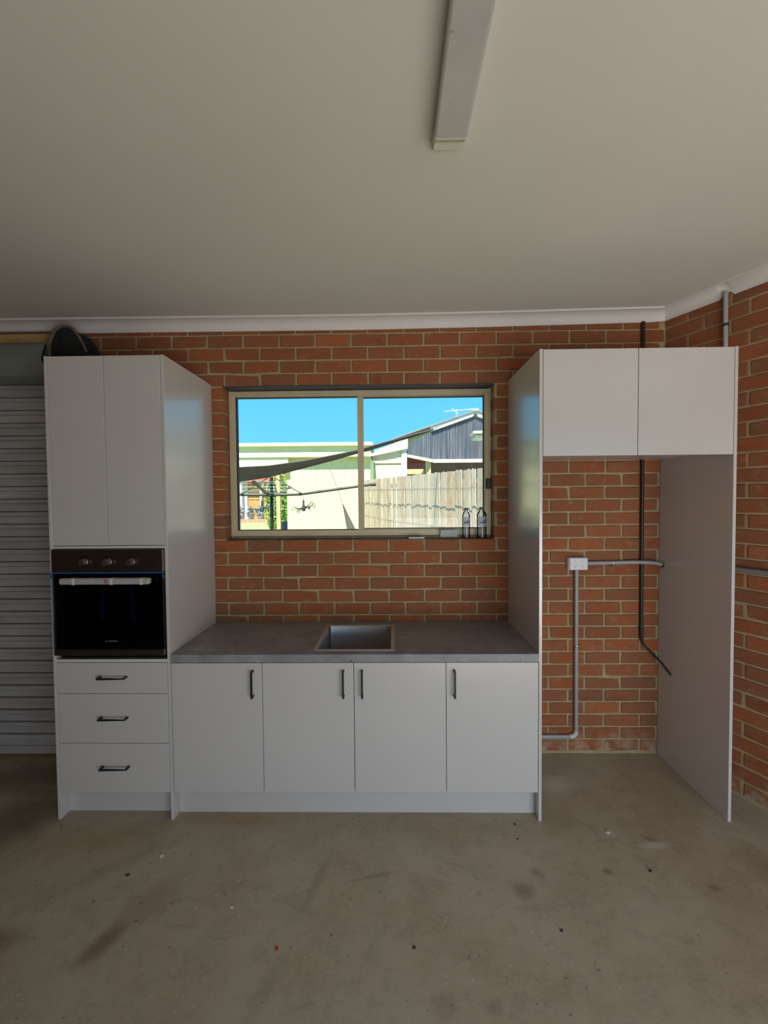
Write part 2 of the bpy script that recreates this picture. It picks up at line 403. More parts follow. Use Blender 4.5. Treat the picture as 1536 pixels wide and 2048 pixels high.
# ------------------------------------------------------------------ room shell
CX, ANG = 1.8025, 0.42
SA, CA = math.sin(ANG), math.cos(ANG)
def rw(w, off, z): return Vector((CX + SA * w - CA * off, -CA * w - SA * off, z))     # along / out from the splayed right wall
YF = -4.4; XL = -4.2
XR = CX + SA / CA * 4.4
def zc(x):       # ceiling lining, a little uneven
    pts = [(-9, 2.934), (-2.6, 2.933), (-.25, 2.925), (.7, 2.931), (1.72, 2.945), (2.2, 2.95), (9, 2.95)]
    for (a, p), (b, q) in zip(pts, pts[1:]):
        if x <= b: return p + (q - p) * (x - a) / (b - a)
    return 2.95
def zb(x):
    pts = [(-9, 2.851), (-2.6, 2.851), (-2.0, 2.857), (-.2, 2.8525), (.73, 2.860), (1.70, 2.874), (1.81, 2.8815), (9, 2.8815)]
    for (a, p), (b, q) in zip(pts, pts[1:]):
        if x <= b: return p + (q - p) * (x - a) / (b - a)
    return 2.88
fl = B().prism([(XL - .2, .2, 0), (CX + .2, .2, 0), (XR + .3, YF - .2, 0), (XL - .2, YF - .2, 0)], (0, 0, -.15)).build('floor', 'floor', at=(0, 0, 0))
structure(fl, 'bare stained concrete garage floor', 'floor')
xs = [XL - .2, -3.4, -2.6, -1.4, -.25, .2, .7, 1.2, 1.72, 2.2, 3.2, 4.2, XR + .3]
ce = B()
ce.grid([[(x, .2, zc(x)) for x in xs], [(x, YF - .2, zc(x)) for x in xs]])
ce.box(xs[0], xs[-1], YF - .2, .2, 2.97, 3.12)
structure(ce.build('ceiling', 'ceiling', at=(0, 0, 2.93)), 'plain off white plasterboard garage ceiling', 'ceiling')
# back wall mortar slab with the window opening and the roller door opening
WX0, WX1, WZ0, WZ1 = -1.118, .684, 1.4655, 2.4885
DX1 = -2.0; DZ1 = 2.62
wb = B(); g = .006
for (x0, x1, z0, z1) in [(DX1, WX0 - g, 0, 3.0), (WX1 + g, CX + .12, 0, 3.0), (WX0 - g, WX1 + g, 0, WZ0 - g), (WX0 - g, WX1 + g, WZ1 + g, 3.0), (XL - .2, DX1, DZ1, 3.0), (XL - .2, XL + .3, 0, DZ1)]:
    wb.box(x0, x1, g, .20, z0, z1)
wall_back = structure(wb.build('wall_back', 'mortar', at=(0, 0, 0)), 'red brick back wall with tan mortar joints around the window', 'wall')
pr_ = B().prism([rw(-.02, -g, 0), rw(5.0, -g, 0), rw(5.0, -.2, 0), rw(-.08, -.2, 0)], (0, 0, 3.0))
wall_right = structure(pr_.build('wall_right', 'mortar', at=(0, 0, 0)), 'splayed red brick wall to the right of the tall panel', 'wall')
structure(B().box(XL - .2, XL, YF, 0, 0, 3.0).build('wall_left', 'brick_flat', at=(0, 0, 0)), 'brick side wall of the garage beyond the roller door', 'wall')
wf = B(); OX0, OX1, OZ = .3, 3.4, 2.35
for (x0, x1, z0, z1) in [(XL - .2, OX0, 0, 3.0), (OX1, XR + .3, 0, 3.0), (OX0, OX1, OZ, 3.0)]: wf.box(x0, x1, YF - .2, YF, z0, z1)
structure(wf.build('wall_front', 'brick_flat', at=(0, 0, 0)), 'brick garage wall with wide open vehicle doorway behind the viewer', 'wall')

# ---- bricks
BZ, BP = .0134, .0854
def brick_mesh(w, h, d, seed):
    rnd = random.Random(seed); b = B(); b.box(-w / 2, w / 2, 0, d, -h / 2, h / 2, min(.0045, h * .2))
    for v in b.bm.verts:
        v.co.x += rnd.uniform(-.0022, .0022); v.co.z += rnd.uniform(-.0016, .0016)
        if v.co.y < .02: v.co.y += rnd.uniform(-.0012, .0014)
    k = rnd.random()
    if k < .35 and w > .15:      # a knocked corner
        sx_, sz_ = rnd.choice((-1, 1)), rnd.choice((-1, 1))
        for v in b.bm.verts:
            if v.co.x * sx_ > w / 2 - .012 and v.co.z * sz_ > h / 2 - .01 and v.co.y < .02: v.co.x -= sx_ * .003; v.co.z -= sz_ * .003; v.co.y += .004
    bmesh.ops.recalc_face_normals(b.bm, faces=b.bm.faces[:])
    me = bpy.data.meshes.new('brick'); b.bm.to_mesh(me); b.bm.free(); me.materials.append(M['brick']); return me
FULL = [brick_mesh(.228, .0745, .1, 100 + i) for i in range(14)]
CACHE = {}
def get_brick(w, h):
    if abs(w - .228) < .004 and abs(h - .0745) < .002: return random.choice(FULL)
    k = (round(w, 3), round(h, 3))
    if k not in CACHE: CACHE[k] = brick_mesh(w, h, .1, hash(k) % 9999)
    return CACHE[k]
def vis_back(x0, x1, z0, z1):
    if x1 > -1.194 and x0 < .777 and z1 > .91 and z1 < 2.52: return True
    if x1 > 1.007 and x0 < 1.775 and z0 < 1.975: return True
    if z1 > 2.715 and x1 > -2.0: return True
    if x1 > -1.5 and x0 < 1.0 and z1 > 2.50 + max(0, -1.194 - x1) * .64 + max(0, x0 - .777) * .9: return True
    return False
def vis_right(w0, w1, z0, z1): return w0 < .66 and (w1 > .44 or (z1 > 2.70))
stuff_b = {'back': B(), 'right': B()}
counts = {'back': 0, 'right': 0}
def lay(wall, which, u0, u1, off_even, off_odd, zmax, opening=None, vis=None, place=None, umaxstuff=None, skip=None):
    for k in range(34):
        za = BZ + BP * k + .0055; zt = min(za + .0745, zmax(0) + .03)
        if zt - za < .012: continue
        off = off_even if k % 2 == 0 else off_odd
        n0 = math.floor((u0 - off) / .24) - 1
        segs = []
        for n in range(n0, n0 + int((u1 - u0) / .24) + 4):
            a, b = off + .24 * n + .006, off + .24 * (n + 1) - .006
            segs.append((max(a, u0), min(b, u1)))
        for a, b in segs:
            pieces = [(a, b)]
            if opening:
                ox0, ox1, oz0, oz1 = opening
                if zt > oz0 + .02 and za < oz1 - .02:
                    pieces = [(a, min(b, ox0)), (max(a, ox1), b)]
            for p, q in pieces:
                if q - p < .025: continue
                if skip and skip(p, q, za, zt): continue
                w = q - p; h = zt - za
                if vis(p, q, za, zt) and counts[which] < 300:
                    o = bpy.data.objects.new('brick', get_brick(w, h)); COL.objects.link(o); o.parent = wall
                    loc, rot = place((p + q) / 2, (za + zt) / 2)
                    o.location = loc; o.rotation_euler = (random.uniform(-.006, .006), random.uniform(-.004, .004), rot + random.uniform(-.006, .006)); counts[which] += 1
                else:
                    loc, rot = place((p + q) / 2, (za + zt) / 2)
                    mt = Matrix.Translation(loc) @ Matrix.Rotation(rot, 4, 'Z')
                    bb = stuff_b[which]; n1 = len(bb.bm.verts); bb.bm.verts.ensure_lookup_table()
                    bb.box(-w / 2, w / 2, 0, .09, -h / 2, h / 2); bb.bm.verts.ensure_lookup_table()
                    bmesh.ops.transform(bb.bm, matrix=mt, verts=bb.bm.verts[n1:])
lay(wall_back, 'back', -2.0, CX - .004, -.0177, .0923, lambda x: 2.86, (WX0, WX1, WZ0, WZ1), vis_back, lambda u, z: (Vector((u, random.uniform(-.0015, .0015), z)), 0))
lay(wall_back, 'back', XL, -2.0, -.0177, .0923, lambda x: 2.86, None, lambda *a: False, lambda u, z: (Vector((u, 0, z)), 0), skip=lambda p, q, za, zt: za < DZ1 and q > XL + .3)
lay(wall_right, 'right', .004, 4.78, .0032, .1462, lambda x: 2.87, None, vis_right, lambda u, z: (rw(u, random.uniform(-.001, .0015), z), ANG - PI / 2))
for k, wl_ in (('back', wall_back), ('right', wall_right)):
    o = stuff_b[k].build('brick_infill', 'brick', wl_); o['kind'] = 'stuff'
print('bricks', counts)
bx('lintel', 'lintel', wall_back, WX0 + .001, WX1 - .001, .004, .15, WZ1 - .001, WZ1 + .009, .001)

# ---- cornices
def cove(o, z0, z1):        # profile of out, up fractions
    pr = [(0, 0), (.008, 0), (.008, .012)]
    for i in range(7):
        a = PI / 2 * i / 6; pr.append((.008 + .064 * (1 - math.cos(a)), .012 + (.060) * math.sin(a)))
    pr += [(.080, .072), (.080, .088)]
    return [(a, z0 + (z1 - z0) * b / .088) for a, b in pr]
cb = B(); rows = []
for x in [XL, -3.4, -2.6, -2.0, -1.2, -.2, .25, .73, 1.2, 1.70]:
    rows.append([(x, -a, z) for a, z in cove(0, zb(x), zc(x) + .002)])
rows.append([(CX - .6486 * a, -a, z) for a, z in cove(0, zb(CX), zc(CX) + .002)])
cb.grid(rows); cb.smooth = True
structure(cb.build('trim_1', 'cornice', at=(0, 0, 2.86)), 'white cove cornice along the top of the window wall', 'cornice')
cb = B(); rows = [[(CX - .6486 * a, -a, z) for a, z in cove(0, zb(CX), zc(CX) + .002)]]
for w in [.1, .33]: rows.append([tuple(rw(w, a, z)) for a, z in cove(0, 2.8815, 2.952)])
rows.append([tuple(rw(.345, a, z)) for a, z in cove(0, 2.893, 2.952)])
rows.append([tuple(rw(.352, a, z)) for a, z in cove(0, 2.905, 2.952)])
rows.append([tuple(rw(.385, a, z)) for a, z in cove(0, 2.909, 2.952)])
rows.append([tuple(rw(.394, a, z)) for a, z in cove(0, 2.900, 2.952)])
rows.append([tuple(rw(.408, a, z)) for a, z in cove(0, 2.884, 2.952)])
for w in [.6, 1.5, 3, 4.78]: rows.append([tuple(rw(w, a, z)) for a, z in cove(0, 2.884, 2.952)])
cb.grid(rows); cb.smooth = True
structure(cb.build('trim_2', 'cornice', at=(CX, 0, 2.86)), 'white cove cornice sloping away along the right brick wall, notched for a pipe', 'cornice')

# ---- window
FY0, FY1 = .102, .165
FX0, FX1, FZ0, FZ1 = -1.114, .686, 1.4795, 2.4845
w1 = structure(thing('window_1', '', '', ((FX0 + FX1) / 2, FY0, FZ0)), 'beige aluminium sliding window set in the brick wall', 'window')
fb = B(); fw = .040
fb.box(FX0, FX0 + fw, FY0, FY1, FZ0, FZ1, .002).box(FX1 - fw, FX1, FY0, FY1, FZ0, FZ1, .002).box(FX0 + fw, FX1 - fw, FY0, FY1, FZ1 - .040, FZ1, .002).box(FX0 + fw, FX1 - fw, FY0, FY1, FZ0, FZ0 + .042, .002)
fb.box(FX0 - .001, FX0 + .014, FY0 - .008, FY0, FZ0, FZ1, .001).box(FX1 - .014, FX1 + .001, FY0 - .008, FY0, FZ0, FZ1, .001)
fr = fb.build('frame', 'window_frame', w1)
bx('gasket', 'rubber', fr, FX0 + fw, FX0 + fw + .007, FY0 + .012, FY1 - .02, FZ0 + .04, FZ1 - .04, 0)
bx('gasket', 'rubber', fr, FX0 + fw, -.22, FY0 + .012, FY1 - .02, FZ1 - .045, FZ1 - .04, 0)
bx('gasket', 'rubber', fr, FX0 + fw, -.22, FY0 + .012, FY1 - .02, FZ0 + .042, FZ0 + .046, 0)
bx('pane', 'glass', w1, FX0 + fw, -.215, .138, .142, FZ0 + .040, FZ1 - .040, 0)
sb = B(); SX0, SX1, SZ0, SZ1 = -.229, FX1 - fw + .002, FZ0 + .030, FZ1 - .043
sb.box(SX0, SX0 + .022, .108, .130, SZ0, SZ1, .0015).box(SX0 + .022, SX0 + .042, .112, .130, SZ0, SZ1, .0015)
sb.box(SX1 - .006, SX1, .112, .130, SZ0, SZ1).box(SX0 + .042, SX1 - .006, .112, .130, SZ1 - .006, SZ1).box(SX0 + .042, SX1 - .006, .108, .130, SZ0, SZ0 + .018, .0015)
sh = sb.build('sash', 'window_frame', w1)
bx('gasket', 'rubber', sh, SX1 - .012, SX1 - .005, .111, .128, SZ0 + .018, SZ1, 0)
bx('gasket', 'rubber', sh, SX0 + .042, SX1 - .012, .111, .128, SZ1 - .012, SZ1 - .005, 0)
bx('gasket', 'rubber', sh, SX0 + .042, SX1 - .012, .111, .128, SZ0 + .018, SZ0 + .023, 0)
bx('pane', 'glass', w1, SX0 + .038, SX1 - .004, .119, .123, SZ0 + .016, SZ1 - .004, 0)
lt = bx('latch', 'latch', w1, .652, .686, .080, .101, 1.797, 1.866, .004); lt['label'] = 'black plastic window latch'
bx('sill_flashing', 'sub_sill', w1, WX0 + .004, WX1 - .004, .085, .16, WZ0 - .003, FZ0 - .001, .001)
# stained sash spots are left to the material

# ---- roller door on the left
d1 = structure(thing('door_1', '', '', (-3.1, -.03, 0)), 'closed grey ribbed roller door left of the oven tower', 'roller door')
RX0, RX1 = -3.85, -1.92
def slat_mesh():
    b = B(); P = .0842
    prof = [(0, 0), (.001, .044), (.005, .0455), (.003, .049), (-.012, .0515), (-.012, .0745), (-.006, .0765), (.014, .0765), (.014, .0825), (0, .0835), (0, P)]
    for y, z in prof: pass
    rows = [[(0 - (RX1 - RX0) / 2, y, z), ((RX1 - RX0) / 2, y, z)] for y, z in prof]
    b.grid(rows); bmesh.ops.recalc_face_normals(b.bm, faces=b.bm.faces[:]); me = bpy.data.meshes.new('slat'); b.bm.to_mesh(me); b.bm.free(); me.materials.append(M['slat']); return me
sm_ = slat_mesh()
for i in range(30):
    o = bpy.data.objects.new('slat', sm_); COL.objects.link(o); o.parent = d1; o.location = ((RX0 + RX1) / 2 + 3.1, 0, .075 + .0842 * i)
bx('bottom_rail', 'slat', d1, RX0, RX1, -.045, -.02, .02, .075, .003)
bx('weather_strip', 'timber_dark', d1, RX0, RX1, -.05, -.015, .0, .02, .002)
prof = []
db = B(); DR, DY, DZ = .122, -.155, 2.612
rings = []
for x in (RX0, -2.118):
    ring = []
    for j in range(48):
        a = 2 * PI * j / 48; r = DR + (.006 if j % 6 in (0, 1) else 0)
        ring.append((x, DY + r * math.cos(a), DZ + r * math.sin(a)))
    rings.append(ring + [ring[0]])
db.grid(rings); db.build('drum', 'roller_drum', d1, smooth=True)
bx('head_timber', 'timber', d1, RX0, -2.125, -.10, -.06, 2.785, 2.822, .002)
bx('head_timber', 'timber', d1, RX0, -2.145, -.12, -.06, 2.757, 2.781, .002)
bx('head_timber', 'timber_dark', d1, RX0, -2.06, -.06, -.004, 2.78, 2.852, .002)
ep = B(); pts = []
for (x, z) in [(-2.125, 2.60), (-2.125, 2.70), (-2.11, 2.755), (-2.085, 2.80), (-2.05, 2.822), (-2.01, 2.825), (-1.975, 2.805), (-1.945, 2.765), (-1.92, 2.72), (-1.90, 2.67), (-1.89, 2.60)]: pts.append((x, -.20, z))
ep.prism(pts, (0, .16, 0)); br_ = ep.build('end_cover', 'felt', d1); br_['label'] = 'black felt cover over the roller drum end'
B().tube([(-2.125, -.203, 2.62), (-2.128, -.206, 2.70), (-2.112, -.206, 2.76), (-2.085, -.206, 2.803), (-2.05, -.204, 2.826), (-2.01, -.2, 2.829), (-1.972, -.2, 2.809), (-1.942, -.2, 2.768), (-1.917, -.2, 2.722), (-1.895, -.2, 2.67)], [.010, .013, .014, .012, .008, .008, .009, .009, .008, .008], 8).build('edging', 'frayed', br_)
B().tube([(-2.095, -.205, 2.60), (-2.10, -.208, 2.68), (-2.085, -.206, 2.74), (-2.06, -.204, 2.79)], .007, 6).build('strap', 'felt', br_)
bx('bearing_plate', 'felt', d1, -2.06, -1.90, -.10, -.005, 2.5, 2.68, .003)

# ------------------------------------------------------------------ joinery
D = -.6284; T = .0165
LG = 'white laminate kitchen joinery'
def handle_h(parent, x0, x1, z):
    B().tube([(x0 + .006, D - .0015, z), (x0 + .006, D - .033, z), (x1 - .006, D - .033, z), (x1 - .006, D - .0015, z)], .0052, 4, square=True).build('handle', 'black_metal', parent)['label'] = 'black bar handle'
def handle_v(parent, x, z0, z1):
    B().tube([(x, D - .0015, z0 + .006), (x, D - .033, z0 + .006), (x, D - .033, z1 - .006), (x, D - .0015, z1 - .006)], .0052, 4, square=True).build('handle', 'black_metal', parent)['label'] = 'black bar handle'
# oven tower
tw = thing('oven_tower_cabinet', 'tall white cabinet housing the oven, two doors above and three drawers below', 'cabinet', (-1.513, -.31, 0))
bx('side_panel', 'laminate', tw, -1.8322, -1.8322 + T, D, -.004, 0, 2.505)
bx('side_panel', 'laminate', tw, -1.194 - T, -1.194, D, -.004, 0, 2.505)
IX0, IX1 = -1.8322 + T, -1.194 - T
bx('top_panel', 'carcass', tw, IX0, IX1, D + .019, -.004, 2.487, 2.503)
bx('back_panel', 'carcass', tw, IX0, IX1, -.02, -.005, .15, 2.486)
bx('rail', 'laminate_edge', tw, IX0, IX1, D + .001, -.03, 1.482, 1.4955)
bx('rail', 'laminate_edge', tw, IX0, IX1, D + .001, -.03, .868, .884)
bx('door', 'laminate', tw, IX0 + .002, -1.5165, D, D + .0165, 1.499, 2.503)
bx('door', 'laminate', tw, -1.5135, IX1 - .002, D, D + .0165, 1.499, 2.503)
for z0, z1, hz in [(.698, .8655, .7895), (.4255, .6955, .5675), (.153, .423, .2965)]:
    dr = bx('drawer', 'laminate', tw, IX0 + .002, IX1 - .002, D, D + .0165, z0, z1)
    handle_h(dr, -1.580, -1.4268, hz)
bx('kickboard', 'laminate', tw, IX0, IX1, -.558, -.542, 0, .151)
bx('base_panel', 'carcass', tw, IX0, IX1, D + .02, -.03, .153, .168)
# oven
ov = thing('built_in_oven', 'black glass built-in oven with three knobs in the tall cabinet', 'oven', (-1.513, -.4, .8845))
OX0_, OX1_ = -1.8095, -1.2125
bx('body', 'oven_black', ov, OX0_ + .012, OX1_ - .012, D + .02, -.10, .8845, 1.470, .002)
cp = bx('control_panel', 'oven_steel', ov, OX0_, OX1_, D - .020, D + .02, 1.360, 1.479, .002)
for x in (-1.630, -1.5025, -1.3775):
    kb = B().lathe([(.0205, 0), (.0205, -.004), (.0185, -.006), (.0175, -.026), (.016, -.0285), (0, -.0285)], (x, D - .020, 1.4135), 'Y', 28).build('knob', 'knob', cp)
    B().lathe([(.026, 0), (.026, -.002), (.0215, -.003)], (x, D - .0195, 1.4135), 'Y', 28).build('knob_collar', 'oven_black', kb)
dr = thing('door', '', '', (-1.513, D, 1.13)); dr.parent = ov; dr.location = Vector((-1.513, D, 1.13)) - Vector(ov['_w']); del dr['label']; del dr['category']
bx('door_glass', 'oven_glass', dr, OX0_ + .001, OX1_ - .001, D - .022, D - .017, .945, 1.352, .001)
bx('inner_panel', 'oven_black', dr, OX0_ + .002, OX1_ - .002, D + .0, D + .018, .905, 1.352, .001)
for x0, x1, sl in ((-1.565, -1.545, .012), (-1.400, -1.375, -.008)):
    B().prism([(x0 + sl, D - .002, 1.285), (x1 + sl, D - .002, 1.285), (x1 - sl * .5, D - .002, 1.09), (x0 - sl * .5, D - .002, 1.09)], (0, .001, 0)).build('blue_tape', 'blue_film', dr)
for x in (-1.688, -1.640): bx('rack_bar', 'knob', dr, x, x + .0025, D - .003, D - .001, 1.22, 1.285, 0)
bx('bottom_trim', 'oven_steel', dr, OX0_ + .002, OX1_ - .002, D - .022, D + .0, .912, .944, .001)
bf = bx('blue_film', 'blue_film', dr, OX0_ - .001, OX1_ + .002, D - .0215, D - .014, 1.3525, 1.3595, .0005); bf['label'] = 'strip of blue protective film'
for sx_, x in ((-1, OX0_ + .002), (1, OX1_ - .002)):
    B().prism([(x, D - .0235, 1.352), (x + sx_ * .010, D - .0235, 1.342), (x + sx_ * .013, D - .0235, 1.334), (x, D - .0235, 1.322)], (0, .0012, 0)).build('film_tab', 'blue_film', dr)
hd = B().box(-1.735, -1.262, D - .072, D - .040, 1.302, 1.334, .006)
hd = hd.build('handle', 'foam', dr); hd['label'] = 'oven handle still wrapped in white foam'
B().box(-1.725, -1.705, D - .045, D - .0215, 1.311, 1.326, .001).build('handle_mount', 'oven_steel', dr)
B().box(-1.292, -1.272, D - .045, D - .0215, 1.311, 1.326, .001).build('handle_mount', 'oven_steel', dr)
# vents at the oven foot and the maker's print
bx('foot_vent', 'oven_steel', ov, OX0_ + .02, OX1_ - .01, D + .005, D + .02, .8855, .896, .001)
def text_mesh(name, s, size, loc, mat, parent, align='CENTER', depth=.0003, sx=1.):
    cu = bpy.data.curves.new(name, 'FONT'); cu.body = s; cu.size = size; cu.align_x = align; cu.align_y = 'CENTER'; cu.extrude = depth
    to = bpy.data.objects.new(name, cu); COL.objects.link(to)
    bpy.context.view_layer.update(); dg = bpy.context.evaluated_depsgraph_get()
    me = bpy.data.meshes.new_from_object(to.evaluated_get(dg)); bpy.data.objects.remove(to, do_unlink=True); bpy.data.curves.remove(cu)
    o = bpy.data.objects.new(name, me); COL.objects.link(o); me.materials.clear(); me.materials.append(M[mat])
    me.transform(Matrix.Scale(sx, 4, (1, 0, 0))); me.transform(Matrix.Rotation(PI / 2, 4, 'X'))
    o.parent = parent; o.location = Vector(loc) - Vector(parent['_w']); return o
text_mesh('maker_lettering', 'BLAUPUNKT', .0088, (-1.487, D - .0225, .990), 'logo', dr)
B().lathe([(.0034, 0), (.0034, -.0006), (0, -.0006)], (-1.5245, D - .0222, .990), 'Y', 12).build('maker_dot', 'logo', dr)
# tapes over the wrapped handle
for x0, x1 in ((-1.668, -1.651), (-1.468, -1.450), (-1.310, -1.293)):
    bx('tape', 'clear_tape', hd, x0, x1, D - .0735, D - .039, 1.3005, 1.3355, .003)
bx('sticker', 'red_print', hd, -1.496, -1.474, D - .0728, D - .0715, 1.311, 1.327, 0)

# bench cabinets
BXL, BXR = -1.194, .7767
doors = [(-1.1905, -.7010, 'R'), (-.6980, -.2085, 'R'), (-.2055, .2835, 'L'), (.2865, .7735, 'L')]
units = [((0,), 'single-door white base cabinet next to the oven tower'), ((1, 2), 'double-door white base cabinet under the sink'), ((3,), 'single-door white base cabinet at the fridge alcove end')]
for idx, lab in units:
    x0 = doors[idx[0]][0] - .0015 if idx[0] else BXL + .001; x1 = doors[idx[-1]][1] + .0015 if idx[-1] < 3 else BXR - .001
    c = thing('base_cabinet', lab, 'cabinet', ((x0 + x1) / 2, -.31, .152), LG)
    cbx = B()
    cbx.box(x0, x0 + .016, D + .019, -.02, .152, .864).box(x1 - .016, x1, D + .019, -.02, .152, .864).box(x0 + .016, x1 - .016, D + .019, -.02, .152, .168).box(x0 + .016, x1 - .016, -.03, -.02, .168, .864)
    cbx.build('carcass', 'carcass', c)
    bx('shelf', 'carcass', c, x0 + .017, x1 - .017, D + .05, -.035, .45, .466)
    for i in idx:
        a, b, hs = doors[i]
        d_ = bx('door', 'laminate', c, a, b, D, D + .0165, .1565, .8615)
        handle_v(d_, {0: -.7478, 1: -.2622, 2: -.1617, 3: .3278}[i], .6795, .826)
kb = bx('kickboard', 'laminate', None, BXL + .001, BXR - .001, -.566, -.550, 0, .151); tag(kb, 'long white kickboard under the bench cabinets', 'kickboard', LG)
# bench top with a cut-out for the sink
SX0, SX1, SY0, SY1 = -.432, .014, -.578, -.088     # sink rim outline
bt = B(); zt0, zt1 = .8655, .9075; i_ = .012
bt.box(BXL + .001, SX0 + i_, D - .002, -.003, zt0, zt1).box(SX1 - i_, BXR - .001, D - .002, -.003, zt0, zt1).box(SX0 + i_, SX1 - i_, D - .002, SY0 + i_, zt0, zt1).box(SX0 + i_, SX1 - i_, SY1 - i_, -.003, zt0, zt1)
bmesh.ops.remove_doubles(bt.bm, verts=bt.bm.verts[:], dist=1e-5)
tag(bt.build('benchtop', 'bench'), 'dark grey concrete-look benchtop on the base cabinets', 'benchtop')
# sink
sk = thing('sink', 'square stainless steel drop-in sink in the grey benchtop', 'sink', ((SX0 + SX1) / 2, (SY0 + SY1) / 2, .9075 - .19))
rim = B(); rw_ = .022; zr0, zr1 = .9078, .9115
rim.box(SX0, SX0 + rw_, SY0, SY1, zr0, zr1, .0012).box(SX1 - rw_, SX1, SY0, SY1, zr0, zr1, .0012).box(SX0 + rw_, SX1 - rw_, SY0, SY0 + rw_, zr0, zr1, .0012).box(SX0 + rw_, SX1 - rw_, SY1 - rw_, SY1, zr0, zr1, .0012)
rim.build('rim', 'steel', sk)
bo = B(); a0, a1, b0, b1 = SX0 + rw_, SX1 - rw_, SY0 + rw_, SY1 - rw_
lv = [(.0, .9105), (.002, .905), (.006, .76), (.012, .737), (.03, .725)]
rows = []
for ins, z in lv:
    r = .02; pts = []
    for cx_, cy_, s0 in ((a1 - ins - r, b1 - ins - r, 0), (a0 + ins + r, b1 - ins - r, 1), (a0 + ins + r, b0 + ins + r, 2), (a1 - ins - r, b0 + ins + r, 3)):
        for j in range(4):
            a = PI / 2 * (s0 + j / 3); pts.append((cx_ + r * math.cos(a), cy_ + r * math.sin(a), z))
    rows.append(pts + [pts[0]])
bo.grid(rows); bmesh.ops.remove_doubles(bo.bm, verts=bo.bm.verts[:], dist=1e-5)
cx_, cy_ = (a0 + a1) / 2, (b0 + b1) / 2
low = [v for v in bo.bm.verts if abs(v.co.z - .725) < 1e-4]
low.sort(key=lambda v: math.atan2(v.co.y - cy_, v.co.x - cx_)); bo.bm.faces.new(low)
bo.build('bowl', 'sink_steel', sk, smooth=True)
B().lathe([(.045, 0), (.045, .003), (.036, .004), (.032, .001), (0, .001)], (cx_, cy_, .7255), 'Z', 24).build('drain', 'steel', sk)
# tall panels and overhead cabinet
tp = bx('tall_panel', 'laminate', None, .7767, .7767 + T, D, -.004, 0, 2.5075); tag(tp, 'tall white panel between the bench and the fridge alcove', 'panel', LG)
tp2 = bx('tall_panel', 'laminate', None, 1.7963 - T, 1.7963, D, -.001, 0, 2.5075); tag(tp2, 'tall white end panel beside the splayed brick wall', 'panel', LG)
oc = thing('overhead_cabinet', 'white two-door cupboard above the fridge alcove', 'cabinet', (1.2865, -.31, 1.952), LG)
X0, X1 = .7767 + T + .0005, 1.7963 - T - .0005
ob = B().box(X0, X0 + .016, D + .019, -.028, 1.977, 2.505).box(X1 - .016, X1, D + .019, -.028, 1.977, 2.505).box(X0 + .016, X1 - .016, D + .019, -.028, 1.977, 1.993).box(X0 + .016, X1 - .016, D + .019, -.028, 2.489, 2.505).box(X0 + .016, X1 - .016, -.042, -.028, 1.993, 2.489)
ob.build('carcass', 'laminate', oc)
bx('door', 'laminate', oc, X0 + .002, 1.2845, D, D + .0165, 1.952, 2.504)
bx('door', 'laminate', oc, 1.2875, X1 - .002, D, D + .0165, 1.952, 2.504)

# ------------------------------------------------------------------ services on the walls
so = thing('power_outlet', 'white double power outlet on the brick in the fridge alcove', 'power outlet', (1.23, 0, 1.2535))
bx('mounting_box', 'socket', so, 1.1665, 1.2925, -.036, .001, 1.2545, 1.3365, .003)
fp = bx('face_plate', 'socket', so, 1.1705, 1.2905, -.046, -.037, 1.2555, 1.3355, .004)
for x in (1.2065, 1.2545):
    for dx, sl in ((-.007, .35), (.007, -.35)):
        B().prism([(x + dx - .0012 - sl * .005, -.0464, 1.291), (x + dx + .0012 - sl * .005, -.0464, 1.291), (x + dx + .0012 + sl * .005, -.0464, 1.282), (x + dx - .0012 + sl * .005, -.0464, 1.282)], (0, .0006, 0)).build('pin_slot', 'socket_slot', fp)
    bx('pin_slot', 'socket_slot', fp, x - .0011, x + .0011, -.0464, -.0458, 1.268, 1.277, 0)
    bx('switch', 'socket', fp, x - .008, x + .008, -.0495, -.0458, 1.309, 1.3165, .001)
R = .0125
cv = thing('conduit', 'grey conduit dropping from the power outlet and elbowing left near the floor', 'conduit', (1.2285, -.02, .12))
B().tube([(1.2265, -.0185, 1.256), (1.2295, -.0185, .16)], R, 14).build('pipe', 'pvc', cv)
B().tube([(1.197, -.0185, .1285), (.80, -.0185, .1265)], R, 14).build('pipe', 'pvc', cv)
el = [(1.2297, -.0185, .168)] + [(1.2297 - .034 + .034 * math.cos(a), -.0185, .162 - .034 * math.sin(a)) for a in [PI / 2 * i / 6 for i in range(7)]] + [(1.186, -.0185, .128)]
B().tube(el, .0155, 14).build('elbow', 'pvc_light', cv)
def saddle(parent, c, vertical, mat='zinc', r=.0135, bolt=True):
    x, y, z = c; b = B()
    if vertical: b.lathe([(r, -.008), (r + .0015, -.006), (r + .0015, .006), (r, .008)], c, 'Z', 16)
    else: b.lathe([(r, -.008), (r + .0015, -.006), (r + .0015, .006), (r, .008)], c, 'X', 16)
    o = b.build('saddle_clip', mat, parent)
    if bolt:
        if vertical: B().tube([(x + r, y - .004, z + .001), (x + r + .016, y - .012, z + .008)], .007, 8).build('wing_nut', mat, o)
        else: B().tube([(x, y - .006, z - r), (x - .006, y - .012, z - r - .014)], .007, 8).build('wing_nut', mat, o)
    return o
saddle(cv, (1.2290, -.0185, .742), True)
ch = thing('conduit', 'grey conduit running right from the power outlet behind the end panel', 'conduit', (1.5, -.02, 1.29))
B().tube([(1.291, -.0185, 1.2962), (1.45, -.0190, 1.2985), (1.58, -.030, 1.3030), (1.66, -.040, 1.3035), (1.70, -.042, 1.302), (1.74, -.043, 1.297), (1.772, -.042, 1.288)], R, 14).build('pipe', 'pvc', ch)
